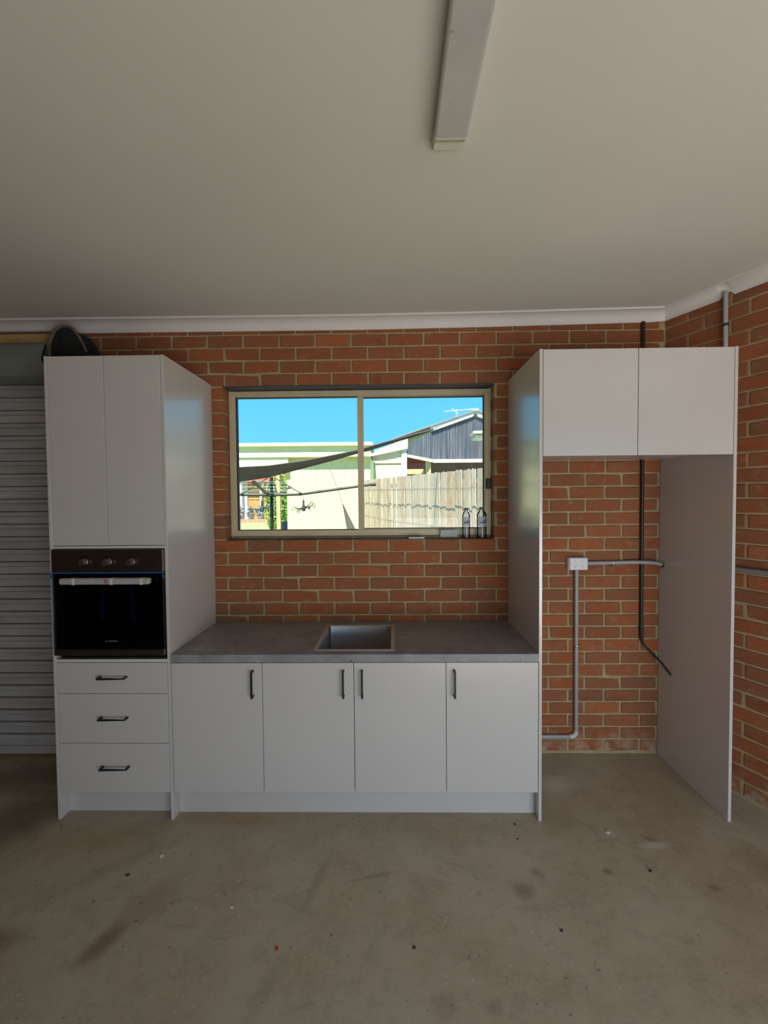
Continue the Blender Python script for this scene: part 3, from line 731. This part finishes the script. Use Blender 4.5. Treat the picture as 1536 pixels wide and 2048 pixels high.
B().tube([(1.772, -.042, 1.288), (1.7795, -.042, 1.284)], .016, 12).build('gland', 'black_pvc', ch)
saddle(ch, (1.468, -.0185, 1.2985), False)
bc = thing('conduit', 'black conduit strapped down the alcove brick, its cable tail poking out', 'conduit', (1.66, -.016, .7))
B().tube([(1.6535, -.0125, 2.875), (1.6560, -.0125, 2.2), (1.6580, -.0125, 1.36), (1.6600, -.0125, .862)], .0115, 12).build('pipe', 'black_pvc', bc)
B().tube([(1.6600, -.013, .866), (1.6605, -.014, .80), (1.665, -.016, .765)], [.0135, .012, .0085], 12).build('boot', 'black_pvc', bc)
B().tube([(1.663, -.016, .785), (1.672, -.018, .752), (1.689, -.022, .735), (1.715, -.05, .70), (1.745, -.10, .655), (1.770, -.155, .598)], .0068, 10).build('cable_tail', 'black_pvc', bc)
saddle(bc, (1.660, -.0125, .868), True, 'black_clip', .0125, False)
rv = thing('conduit', 'grey pipe rising through the notched cornice on the right wall', 'conduit', tuple(rw(.37, .02, 2.3)))
B().tube([rw(.376, .018, 2.2), rw(.372, .018, 2.55), rw(.368, .018, 2.912)], .0125, 14).build('pipe', 'pvc', rv)
saddle(rv, tuple(rw(.371, .018, 2.722)), True, 'black_clip', .0135, False)
rh = thing('conduit', 'shade-darkened grey conduit running level along the right wall past the end panel', 'conduit', tuple(rw(.8, .02, 1.3)))
B().tube([rw(.20, .018, 1.319), rw(.52, .018, 1.317), rw(1.6, .018, 1.312)], .0135, 14).build('pipe', 'pvc_shaded', rh)

# batten light
bl = thing('batten_light', 'long unlit fluorescent batten with dusty diffuser on the ceiling', 'ceiling light', (.198, -2.1, 2.87))
y0, y1 = -2.68, -1.445
bb = B().box(.150, .252, y0, y1 + .012, 2.905, 2.9315, .002); bb.build('base', 'batten', bl)
dfb = B(); z0 = 2.872
rows = []
for y, zz in ((y0 + .012, z0), (y1 - .075, z0)):
    rows.append([(.147, y, 2.915), (.1455, y, zz + .010), (.1475, y, zz + .003), (.1525, y, zz), (.2415, y, zz), (.2475, y, zz + .003), (.2500, y, zz + .010), (.2510, y, 2.915)])
dfb.grid(rows); dfb.build('diffuser', 'diffuser', bl)
for (ya, yb) in ((y1 - .075, y1 + .01), (y0 + .012, y0)):
    A = [(.1465, ya, 2.9155), (.145, ya, z0 + .010), (.147, ya, z0 + .002), (.1525, ya, z0 - .001), (.2415, ya, z0 - .001), (.248, ya, z0 + .002), (.2505, ya, z0 + .010), (.2515, ya, 2.9155)]
    cpb = B(); Bq = [(x, yb, max(z, 2.925)) for x, _, z in A]
    cpb.grid([A, Bq]); cpb.grid([A, [(x, ya - (.010 if yb > ya else -.010), z) for x, _, z in A]]); cpb.build('end_cap', 'batten', bl)

# ------------------------------------------------------------------ things on the sill
SZ = WZ0 + .001
def bottle(x, y, r, h, lab, rot):
    b = thing('water_bottle', lab, 'bottle', (x, y, SZ), 'clear plastic bottles on the window sill')
    k = h / .203
    pr = [(r * .80, 0), (r * .95, .003 * k), (r, .012 * k), (r * .95, .028 * k), (r, .034 * k), (r * .95, .046 * k), (r, .052 * k), (r * .96, .062 * k), (r * 1.0, .070 * k), (r, .145 * k), (r * .93, .158 * k), (r * .70, .172 * k), (r * .44, .181 * k), (r * .42, .188 * k)]
    B().lathe(pr, (x, y, SZ), 'Z', 24).build('shell', 'bottle', b)
    lb = B().lathe([(r * 1.012, .074 * k), (r * 1.012, .141 * k)], (x, y, SZ), 'Z', 24)
    bmesh.ops.delete(lb.bm, geom=[f for f in lb.bm.faces if len(f.verts) > 4], context='FACES_ONLY'); lo = lb.build('label', 'bottle_label', b)
    pb = B()
    for a0, w, z0_, z1_ in [(-.75, .28, .098, .104), (-.42, .18, .098, .112), (-.16, .10, .096, .118), (-.04, .16, .096, .109), (.16, .14, .098, .120), (.36, .10, .105, .124), (.50, .20, .098, .117)]:
        seg = []
        for j in range(4):
            a = -PI / 2 + rot + a0 + w * j / 3; seg.append(a)
        rr = r * 1.022
        pb.grid([[(x + rr * math.cos(a), y + rr * math.sin(a), SZ + z0_ * k) for a in seg], [(x + rr * math.cos(a), y + rr * math.sin(a), SZ + z1_ * k + (.004 if i % 2 else 0)) for i, a in enumerate(seg)]])
    pb.build('print', 'bottle_print', lo)
    B().lathe([(r * .47, .186 * k), (r * .47, .203 * k), (0, .203 * k)], (x, y, SZ), 'Z', 18).build('cap', 'bottle_cap', b)
bottle(.508, .047, .0270, .203, 'slim clear water bottle on the sill, the one farther from the latch', 0.)
bottle(.6115, .040, .0335, .207, 'wider clear water bottle on the sill, right in the window corner', .35)
pp = B(); n = 10
rows = [[(.335 + .118 * i / n, .064 - .012 * t + .002 * math.sin(i * 1.3), SZ + .001 + .052 * t + (.004 * math.sin(i * 1.9) if t == 0 else 0) * 0) for i in range(n + 1)] for t in (0, .5, 1)]
rows2 = [[(p[0], p[1] - .028 - .004 * math.sin(i * 1.7), SZ + .0015 + .001 * math.sin(i * 2.1)) for i, p in enumerate(rows[0])]] + rows
pp.grid(rows2, .0012); tag(pp.build('folded_paper', 'paper'), 'folded white paper leaning on the sash at the sill', 'paper')
pf = B().prism([(.118, .004, SZ), (.222, .002, SZ), (.224, .060, SZ), (.205, .064, SZ), (.170, .060, SZ), (.116, .062, SZ)], (0, 0, .007)); tag(pf.build('paper_strip', 'paper'), 'flat white paper strip lying on the brick sill', 'paper')

# ------------------------------------------------------------------ scraps on the floor
def chip(name, x, y, r, mat, lab, cat, seed, h=.4):
    rnd = random.Random(seed); b = B(); n = 7
    base = [(x + r * rnd.uniform(.6, 1.2) * math.cos(2 * PI * i / n), y + r * rnd.uniform(.5, 1.0) * math.sin(2 * PI * i / n)) for i in range(n)]
    lo = [b.bm.verts.new((a, c, 0.0002)) for a, c in base]; hi = [b.bm.verts.new((x + (a - x) * .6, y + (c - y) * .6, r * h * rnd.uniform(.7, 1.3))) for a, c in base]
    for i in range(n): b.bm.faces.new((lo[i], lo[(i + 1) % n], hi[(i + 1) % n], hi[i]))
    b.bm.faces.new(hi); b.bm.faces.new(lo[::-1]); return tag(b.build(name, mat), lab, cat)
chip('plaster_chip', -1.135, -.873, .014, 'white_chip', 'white plaster chip on the floor before the oven tower drawers', 'chip', 1)
chip('plaster_chip', -.695, -1.138, .009, 'white_chip', 'small white chip on open floor, between the brown stain and red scrap', 'chip', 2)
chip('red_scrap', -.458, -1.308, .011, 'red_chip', 'tiny red scrap lying on the concrete', 'scrap', 3)
chip('pebble', .0765, -1.302, .0075, 'pebble', 'black pebble at the bottom middle of the floor', 'pebble', 4, .9)
chip('pebble', .6686, -1.230, .0075, 'pebble', 'black pebble on the floor forward of the fridge alcove', 'pebble', 5, .9)
chip('pebble', 1.187, -.942, .009, 'pebble', 'black pebble touching a white smear before the fridge alcove', 'pebble', 6, .8)
chip('pebble', .629, -.753, .006, 'pebble', 'small black pebble nearest the bench kickboard', 'pebble', 7, .9)
chip('leaf_scrap', .6454, -.650, .010, 'green_chip', 'dark green scrap at the foot of the bench end panel', 'scrap', 8)
chip('leaf_scrap', -1.238, -.979, .012, 'green_chip', 'dark green scrap on the floor left of the white chip', 'scrap', 9, .3)
chip('plaster_chip', 1.106, -.706, .014, 'white_chip', 'white plaster chip at the mouth of the fridge alcove', 'chip', 10)

# ------------------------------------------------------------------ outside
GZ = .3
lw = B().box(-40, 40, .30, 60, GZ - .3, GZ).build('lawn', 'lawn', at=(0, 0, GZ)); tag(lw, 'sunlit mown green lawn of the back yard', 'lawn', kind='stuff')
dv = B().box(-14, 16, -30, YF - .2, -.2, -.02).build('driveway', 'drive', at=(0, -20, 0)); tag(dv, 'concrete driveway outside the open garage doorway', 'driveway')
dv['kind'] = 'structure'
# shed
shd = thing('garden_shed', 'cream steel garden shed with deep fascia across the yard', 'shed', (-1.3, 7.2, GZ))
for x0, x1 in ((-2.16, -1.545), (-1.54, -.95), (-.945, -.43)):
    pnl = B(); n = int((x1 - x0) / .055); pts = []
    for i in range(n + 1):
        x = x0 + (x1 - x0) * i / n; pts.append((x, 6.2 + (.006 if i % 2 else 0)))
    pnl.grid([[(x, y, GZ) for x, y in pts], [(x, y, 2.60) for x, y in pts]]); pnl.build('wall_panel', 'cream', shd)
bx('side_wall', 'cream', shd, -2.165, -2.14, 6.21, 7.8, GZ, 2.6, 0); bx('side_wall', 'cream', shd, -.45, -.425, 6.21, 7.8, GZ, 2.6, 0); bx('back_wall', 'cream', shd, -2.14, -.45, 7.75, 7.8, GZ, 2.6, 0)
bx('fascia', 'cream_trim', shd, -4.6, -.40, 6.02, 6.12, 2.585, 2.862, .01)
bx('fascia', 'cream_trim', shd, -4.6, -2.1, 6.06, 6.14, 2.33, 2.578, .006)
bx('gutter', 'cream_trim', shd, -4.6, -.36, 5.93, 6.02, 2.80, 2.872, .01)
bx('roof', 'roof_grey', shd, -4.6, -.40, 6.12, 7.8, 2.84, 2.865, 0)
bx('corner_trim', 'cream_trim', shd, -.62, -.405, 6.12, 6.2, 2.50, 2.60, .005)
bx('door_seam', 'roof_grey', shd, -1.545, -1.539, 6.193, 6.2, GZ, 2.15, 0)
bx('verandah_post', 'post', shd, -2.365, -2.29, 6.10, 6.19, GZ, 2.335, .004)
# shade sail
near = [(-1.548, 1.5, 2.062), (-1.243, 1.54, 2.078), (-0.888, 1.612, 2.132), (-0.606, 1.707, 2.196), (-0.365, 1.818, 2.256), (-0.218, 1.945, 2.314), (0.032, 2.085, 2.399), (0.323, 2.237, 2.492), (0.515, 2.4, 2.558)]
far = [(-1.864, 2.4, 1.955), (-1.483, 2.4, 2.009), (-1.042, 2.4, 2.12), (-0.697, 2.4, 2.207), (-0.41, 2.4, 2.284), (-0.239, 2.4, 2.329), (0.034, 2.4, 2.411), (0.333, 2.4, 2.498), (0.515, 2.4, 2.555)]
near = [(-2.6, 1.4, 2.05)] + near; far = [(-3.0, 2.5, 1.90)] + far
sl = thing('shade_sail', 'charcoal shade sail swooping up across the yard', 'shade sail', (-1.2, 2.0, 1.9))
rows = []
for t in (0, .25, .5, .75, 1):
    rows.append([tuple(Vector(a).lerp(Vector(b), t) + Vector((0, 0, .02 * math.sin(PI * t)))) for a, b in zip(near, far)])
B().grid(rows, .004).build('cloth', 'sail', sl, smooth=True)
B().tube(near, .007, 6).build('edge_cable', 'sail', sl); B().tube(far, .007, 6).build('edge_cable', 'sail', sl)
B().tube([(0.515, 2.400, 2.558), (0.635, 2.950, 2.678)], .005, 6).build('tie_rope', 'sail', sl)
# hanging corner of another sail, with its rope
hs = thing('folded_sail', 'small grey triangle of shade cloth hanging on a cord before the shed', 'shade sail', (-.8, 5.0, .5))
A = [(-.882, 5.0, 1.645), (-.80, 5.0, 1.17), (-.70, 5.0, .55)]; Bv = [(-.874, 5.03, 1.645), (-.652, 5.10, 1.17), (-.36, 5.2, .55)]
B().grid([[tuple(Vector(a).lerp(Vector(b), t) + Vector((0, .03 * math.sin(PI * t), 0))) for t in (0, .33, .66, 1)] for a, b in zip(A, Bv)], .003).build('cloth', 'sail_grey', hs)
B().tube([(-.878, 5.01, 1.645), (-.95, 5.0, 1.88), (-1.14, 4.9, 2.40)], .006, 6).build('cord', 'sail_grey', hs)
# rotary clothes hoist
MX, MY = -1.808, 3.7
ho = thing('clothes_hoist', 'dark rotary clothes hoist standing in the yard', 'clothes line', (MX, MY, GZ))
B().lathe([(.026, 0), (.026, 1.77)], (MX, MY, GZ), 'Z', 14).build('mast', 'hoist', ho)
B().lathe([(.026, -.03), (.042, -.02), (.042, .04), (.026, .05)], (MX, MY, 1.80), 'Z', 14).build('collar', 'hoist', ho)
ends = []
for k, (dx, dy) in enumerate(((1, .05), (-.05, 1), (-1, -.05), (.05, -1))):
    L = 1.55 if k != 3 else 1.0
    e = Vector((MX + dx * L, MY + dy * L, 1.955)); s_ = Vector((MX, MY, 1.80)); kx = s_.lerp(e, .28) + Vector((0, 0, -.035))
    arm = B().tube([s_, kx, e], .0195, 8).build('arm', 'hoist', ho)
    B().tube([e - Vector((dx, dy, 0)) * .04 - Vector((0, 0, .005)), e + Vector((dx, dy, 0)) * .03], .028, 8).build('arm_tip', 'hoist', arm)
    B().lathe([(.02, -.02), (.028, -.01), (.028, .02), (.018, .03)], kx, 'Z', 10).build('joint', 'hoist', arm)
    B().tube([Vector((MX + dx * .05, MY + dy * .05, 2.062)), kx + Vector((0, 0, .02))], .008, 6).build('strut', 'hoist', arm)
    ends.append((s_, kx, e))
for f in (.3, .5, .7, .9, 1.0):
    for k in range(4):
        a = ends[k][1].lerp(ends[k][2], (f - .28) / .72) + Vector((0, 0, .018)); b = ends[(k + 1) % 4]; b = b[1].lerp(b[2], (f - .28) / .72) + Vector((0, 0, .018))
        B().tube([a, (a + b) / 2 - Vector((0, 0, .012)), b], .0028, 5).build('line', 'wire', ho)
def peg_hanger(x, y, ztop, mat, lab, seed):
    rnd = random.Random(seed); p = thing('peg_hanger', lab, 'peg hanger', (x, y, ztop - .28), 'peg hangers on the clothes hoist')
    B().tube([(x + .012, y, ztop), (x, y, ztop - .015), (x - .006, y, ztop - .035), (x, y, ztop - .05)], .004, 6).build('hook', mat, p)
    B().lathe([(.006, 0), (.034, -.0), (.034, .0)][:1] + [(.030, .012), (.036, .035), (.030, .065), (.016, .10), (.012, .13), (.016, .15), (.012, .17), (.0, .175)], (x, y, ztop - .225), 'Z', 14).build('body', mat, p)
    for k, (dx, dy, dz) in enumerate(((-1, .1, .02), (1, -.1, .07), (-.7, .6, -.01), (.75, .6, .03), (.85, -.5, .10), (-.6, -.7, .0))):
        L = .175; a = Vector((x, y, ztop - .17)); e = a + Vector((dx * L, dy * L, dz))
        mid = a.lerp(e, .5) + Vector((0, 0, -.018))
        ar = B().tube([a, mid, e], [.008, .006, .005], 6).build('arm', mat, p)
        for t in (.55, 1.0):
            q = a.lerp(e, t); l = rnd.uniform(.04, .08)
            B().tube([q, q - Vector((0, 0, .02)), q - Vector((0, 0, .021)), q - Vector((0, 0, l))], [.0015, .0015, .006, .005], 5).build('peg', mat, ar)
peg_hanger(-1.325, 3.70, 1.775, 'peg_grey', 'charcoal peg hanger with drooping arms against the cream shed', 5)
peg_hanger(-1.935, 3.62, 1.77, 'peg_blue', 'slate blue peg hanger beside the hoist mast', 6)
# paling fence
P0 = Vector((-.53, 5.66, 0)); P1 = Vector((2.6, -.4 + .0, 0)); P1 = P0 + (Vector((1.1207, 2.4, 0)) - Vector((-.495, 5.6, 0))) * 1.42
dv_ = (P1 - P0); LF = dv_.length; dv_.normalize(); ang_f = math.atan2(dv_.y, dv_.x); nv = Vector((-dv_.y, dv_.x, 0)) * -1
fn = thing('paling_fence', 'weathered timber paling fence on the right of the yard', 'fence', (.6, 3.6, GZ))
pv = []
for i in range(6):
    rnd = random.Random(40 + i); b = B(); w, t, h = .072, .014, 1.79
    b.prism([(-w / 2, 0, 0), (w / 2, 0, 0), (w / 2, 0, h + rnd.uniform(-.012, .012)), (rnd.uniform(-.02, .02), 0, h + rnd.uniform(0, .012)), (-w / 2, 0, h + rnd.uniform(-.012, .012))], (0, t, 0))
    bmesh.ops.recalc_face_normals(b.bm, faces=b.bm.faces[:]); me = bpy.data.meshes.new('paling'); b.bm.to_mesh(me); b.bm.free(); me.materials.append(M['paling']); pv.append(me)
n = int(LF / .075)
for i in range(n):
    o = bpy.data.objects.new('paling', random.choice(pv)); COL.objects.link(o); o.parent = fn
    q = P0 + dv_ * (.075 * i + .036); o.location = Vector((q.x, q.y, GZ + .002)) - Vector(fn['_w']) + nv * random.uniform(-.006, .006); o.rotation_euler = (random.uniform(-.006, .006), random.uniform(-.008, .008), ang_f + random.uniform(-.03, .03))
for z in (.7, 1.95):
    a, b_ = P0 - nv * .05, P1 - nv * .05
    B().tube([(a.x, a.y, z), (b_.x, b_.y, z)], .03, 4, square=True).build('rail', 'paling', fn)
# twisted wires strung before the fence
nin = Vector((-abs(nv.x), -abs(nv.y), 0))
def coil(pts, r, turns, parent, name):
    out = []; 
    for (a, b, tn) in pts:
        a, b = Vector(a), Vector(b); N = tn * 8
        for i in range(N): 
            t = i / N; an = 2 * PI * i / 8; c = a.lerp(b, t); out.append(c + Vector((0, 0, r * math.cos(an))) + dv_ * r * .8 * math.sin(an))
    B().tube(out, .0042, 4).build(name, 'fence_wire', parent)
def fp_(s, z, off=.10): q = P0 + dv_ * s + nin * off; return (q.x, q.y, z)
wr = thing('chain_wire', 'pair of twisted fence wires sagging along the timber palings', 'wire', fp_(1.8, GZ))
coil([(fp_(.1, 1.90), fp_(1.3, 1.875), 22), (fp_(1.3, 1.875), fp_(4.2, 1.84), 60)], .014, 0, wr, 'upper_wire')
coil([(fp_(.1, 1.42), fp_(1.2, 1.36), 18), (fp_(1.2, 1.36), fp_(3.2, 1.33), 48)], .014, 0, wr, 'lower_wire')
# neighbour's small outbuilding
ns = thing('outbuilding', 'pale outbuilding with white sloping barge behind the fence', 'building', (0, 9, GZ))
B().prism([(-.45, 8.0, GZ), (.40, 8.0, GZ), (.40, 8.0, 2.96), (-.45, 8.0, 2.79)], (0, .9, 0)).build('wall', 'neighbour_wall', ns)
B().prism([(-.50, 7.88, 2.765), (.415, 7.88, 2.95), (.42, 7.88, 3.21), (-.50, 7.88, 2.865)], (0, 1.05, 0)).build('barge', 'barge', ns)
bx('corner_post', 'barge', ns, .265, .395, 7.95, 8.0, GZ, 2.94, .004)
bx('gap_shade_strip', 'timber_dark', ns, -.53, -.455, 8.0, 8.05, GZ, 2.8, 0)  # dark strip standing in for the shaded gap beside the shed
bx('cladding_board', 'neighbour_wall', ns, -.44, .25, 7.965, 8.0, 2.60, 2.66, .003)
# neighbour's patio
np_ = thing('patio_roof', 'gabled patio with smoky ribbed infill and white barge beyond the fence', 'patio', (2.4, 11, GZ))
def rib_panel(a, b, ztop, zbot, parent, n, amp=.035):
    a, b = Vector(a), Vector(b); nd = Vector((b.y - a.y, -(b.x - a.x), 0)).normalized(); pb = B(); top = []; bot = []
    for i in range(n * 2 + 1):
        t = i / (n * 2); p = a.lerp(b, t) + nd * (amp if i % 2 else 0); top.append((p.x, p.y, ztop(t))); bot.append((p.x, p.y, zbot(t)))
    pb.grid([bot, top]); return pb.build('infill_sheet', 'poly', parent)
rib_panel((1.23, 10, 0), (2.42, 10, 0), lambda t: 3.69 + .40 * t, lambda t: 2.85, np_, 16)
rib_panel((2.42, 10, 0), (4.6, 10, 0), lambda t: 4.09 - .75 * t, lambda t: 2.85, np_, 28)
rib_panel((.468, 9.2, 0), (1.23, 10, 0), lambda t: 3.20 + .49 * t, lambda t: 2.93 - .075 * t, np_, 12, .012)
B().prism([(1.15, 9.9, 3.65), (2.38, 9.9, 4.075), (2.46, 9.9, 4.225), (2.38, 9.9, 4.225), (1.15, 9.9, 3.83)], (0, .07, 0)).build('barge', 'barge', np_)
B().prism([(2.52, 9.9, 4.075), (2.44, 9.9, 4.225), (2.50, 9.9, 4.225), (4.7, 9.9, 3.47), (4.7, 9.9, 3.32)], (0, .07, 0)).build('barge', 'barge', np_)
B().prism([(.02, 9.85, 3.42), (2.46, 9.85, 4.235), (2.46, 9.85, 4.265), (.02, 9.85, 3.455)], (0, 4, 0)).build('roof', 'roof_grey', np_)
B().prism([(2.46, 9.85, 4.235), (4.8, 9.85, 3.44), (4.8, 9.85, 3.47), (2.46, 9.85, 4.265)], (0, 4, 0)).build('roof', 'roof_grey', np_)
bx('ridge_cap', 'cream_trim', np_, 2.38, 2.54, 9.82, 13.8, 4.22, 4.285, .01)
bx('fascia', 'barge', np_, 1.23, 4.7, 9.93, 10.03, 2.755, 2.855, .006)
B().prism([(.455, 9.16, 2.86), (1.235, 9.96, 2.77), (1.235, 9.96, 2.86), (.455, 9.16, 2.935)], (-.03, .05, 0)).build('fascia', 'barge', np_)
for x in (1.02, 3.6): bx('post', 'post', np_, x, x + .15, 10.0, 10.12, GZ, 2.8, .005)
bx('beam', 'post', np_, .45, 1.0, 10.3, 10.38, 2.45, 2.6, .004)
bx('back_wall', 'brown_wall', np_, .0, 5.5, 12.2, 12.3, GZ, 3.4, 0); bx('panel', 'red_wall', np_, .45, 1.05, 11.6, 11.65, 2.62, 3.05, 0)
tb = B(); rows = [[(1.75 + 1.0 * i / 12, 10.6 + .5 * j / 4, 2.50 + .07 * math.sin(i * .9 + j) + .09 * (1 - abs(j - 2) / 2) - .05 * abs(i - 7) / 6) for i in range(13)] for j in range(5)]
tb.grid(rows, .01); tp_ = thing('tarp_stack', 'rumpled white tarp on a rack under the neighbouring patio', 'tarp', (2.25, 10.85, GZ)); tb.build('tarp', 'white_tarp', tp_, smooth=True)
for x in (1.8, 2.65): bx('rack_leg', 'timber_dark', tp_, x, x + .06, 10.8, 10.86, GZ, 2.44, .003)
bx('rack_shelf', 'timber_dark', tp_, 1.75, 2.75, 10.6, 11.1, 2.40, 2.44, .003)
gt = thing('house_eave', 'white stepped eave corner jutting in at the right of the window view', 'eave', (3.3, 8.6, 3.2))
bx('gutter', 'barge', gt, 2.10, 4.6, 8.35, 8.9, 3.36, 3.43, .015); bx('soffit', 'barge', gt, 2.17, 4.6, 8.45, 8.9, 3.245, 3.345, .015)
bx('wall', 'neighbour_wall', gt, 3.2, 4.6, 8.6, 8.9, GZ, 3.24, 0)
an = thing('tv_antenna', 'pale television antenna on the neighbouring ridge', 'antenna', (2.0, 10.6, 4.1))
B().tube([(2.02, 10.6, 4.05), (2.0, 10.6, 4.42)], .012, 6).build('mast', 'antenna', an)
bm_ = B().tube([(1.62, 10.6, 4.36), (2.62, 10.6, 4.43)], .012, 6).build('boom', 'antenna', an)
for i in range(9):
    x = 1.66 + .115 * i; B().tube([(x, 10.35, 4.362 + .07 * (x - 1.62)), (x, 10.85, 4.362 + .07 * (x - 1.62))], .006, 5).build('element', 'antenna', bm_)
B().tube([(1.86, 10.6, 4.46), (2.08, 10.6, 4.28)], .012, 6).build('brace', 'antenna', an)
# garden at the far left
def foliage(b, c, rx, ry, rz, n, s, seed):
    rnd = random.Random(seed)
    for i in range(n):
        while True:
            p = Vector((rnd.uniform(-1, 1), rnd.uniform(-1, 1), rnd.uniform(-1, 1)))
            if .25 < p.length < 1: break
        p = Vector((c[0] + p.x * rx, c[1] + p.y * ry, c[2] + p.z * rz)); u = Vector((rnd.gauss(0, 1), rnd.gauss(0, 1), rnd.gauss(0, 1))).normalized(); v = u.orthogonal().normalized(); k = s * rnd.uniform(.6, 1.3)
        vs = [b.bm.verts.new(p + u * k * a + v * k * d) for a, d in ((-1, 0), (0, -.45), (1, 0), (0, .45))]; b.bm.faces.new(vs)
tr = thing('leafy_shrub', 'tall bright green shrub beyond the verandah post', 'shrub', (-3.75, 12, GZ))
fb_ = B(); foliage(fb_, (-3.75, 12, 1.55), .55, .5, 1.15, 2600, .06, 3); fb_.build('foliage', 'leaf', tr)
B().tube([(-3.75, 12, GZ), (-3.72, 12, 1.0), (-3.8, 12, 1.9)], [.04, .03, .02], 8).build('stem', 'timber_dark', tr)
hh = thing('far_house', 'orange and white house with red roof far across the lawn', 'house', (-10, 27, GZ))
bx('wall', 'orange_wall', hh, -9.55, -8.2, 26.4, 28, GZ, 2.9, 0); bx('wall', 'white_wall', hh, -14, -9.55, 26.2, 28, GZ, 3.0, 0); bx('wall', 'white_wall', hh, -8.2, -6.4, 26.4, 28, GZ, 2.9, 0)
bx('board', 'post', hh, -9.5, -8.25, 26.35, 26.4, 2.2, 2.3, 0); bx('board', 'post', hh, -9.5, -8.25, 26.35, 26.4, 1.75, 1.83, 0)
B().prism([(-14.4, 25.6, 2.92), (-5.9, 25.6, 2.92), (-5.9, 27.2, 3.8), (-14.4, 27.2, 3.8)], (0, .2, .12)).build('roof', 'red_roof', hh)
B().tube([(-8.6, 26.1, GZ), (-8.6, 26.1, 2.3), (-8.45, 26.1, 2.8)], .09, 8).build('downpipe', 'white_wall', hh)
bx('column', 'white_wall', hh, -10.1, -9.75, 25.75, 26.05, GZ, 3.0, 0)
for i, (x, y, r) in enumerate([(-10.25, 25.0, .31), (-9.6, 24.95, .31), (-8.95, 25.0, .31), (-8.3, 25.0, .31)]):
    b = B(); foliage(b, (x, y, GZ + .58), r - .05, .3, .52, 420, .07, 60 + i)
    lo_ = b.build('lavender_bush', 'lavender'); lo_.location.z = GZ + .001
    tag(lo_, ['grey lavender bush below the far white column, leftmost of the row', 'grey lavender bush below the orange wall, second from the white column', 'grey lavender bush below the orange wall, third from the white column', 'grey lavender bush nearest the green shrub'][i], 'bush', 'lavender bushes along the far bed')
eg = thing('garden_edging', 'row of pink brick edging between lawn and lavender', 'edging', (-9, 24.3, GZ))
me = B().box(-.14, .14, -.06, .06, 0, .2, .01); mo = me.build('brick', 'edging', None, at=(0, 0, 0)); mm = mo.data; bpy.data.objects.remove(mo)
for i in range(16):
    o = bpy.data.objects.new('brick', mm); COL.objects.link(o); o.parent = eg; o.location = (-2.2 + .29 * i, random.uniform(-.02, .02), 0)
bd = thing('storage_drum', 'dark blue drum standing in the gap left of the cream shed', 'drum', (-2.47, 7.25, GZ))
B().lathe([(.13, 0), (.14, .02), (.14, .3), (.15, .32), (.15, .34), (.14, .36), (.14, .6), (.15, .62), (.15, .64), (.14, .66), (.14, .90)], (-2.47, 7.25, GZ), 'Z', 20).build('shell', 'blue_drum', bd)
B().lathe([(.145, .88), (.145, .915), (0, .92)], (-2.47, 7.25, GZ), 'Z', 20).build('lid', 'blue_drum', bd)

for o in bpy.data.objects:
    if '_w' in o: del o['_w']
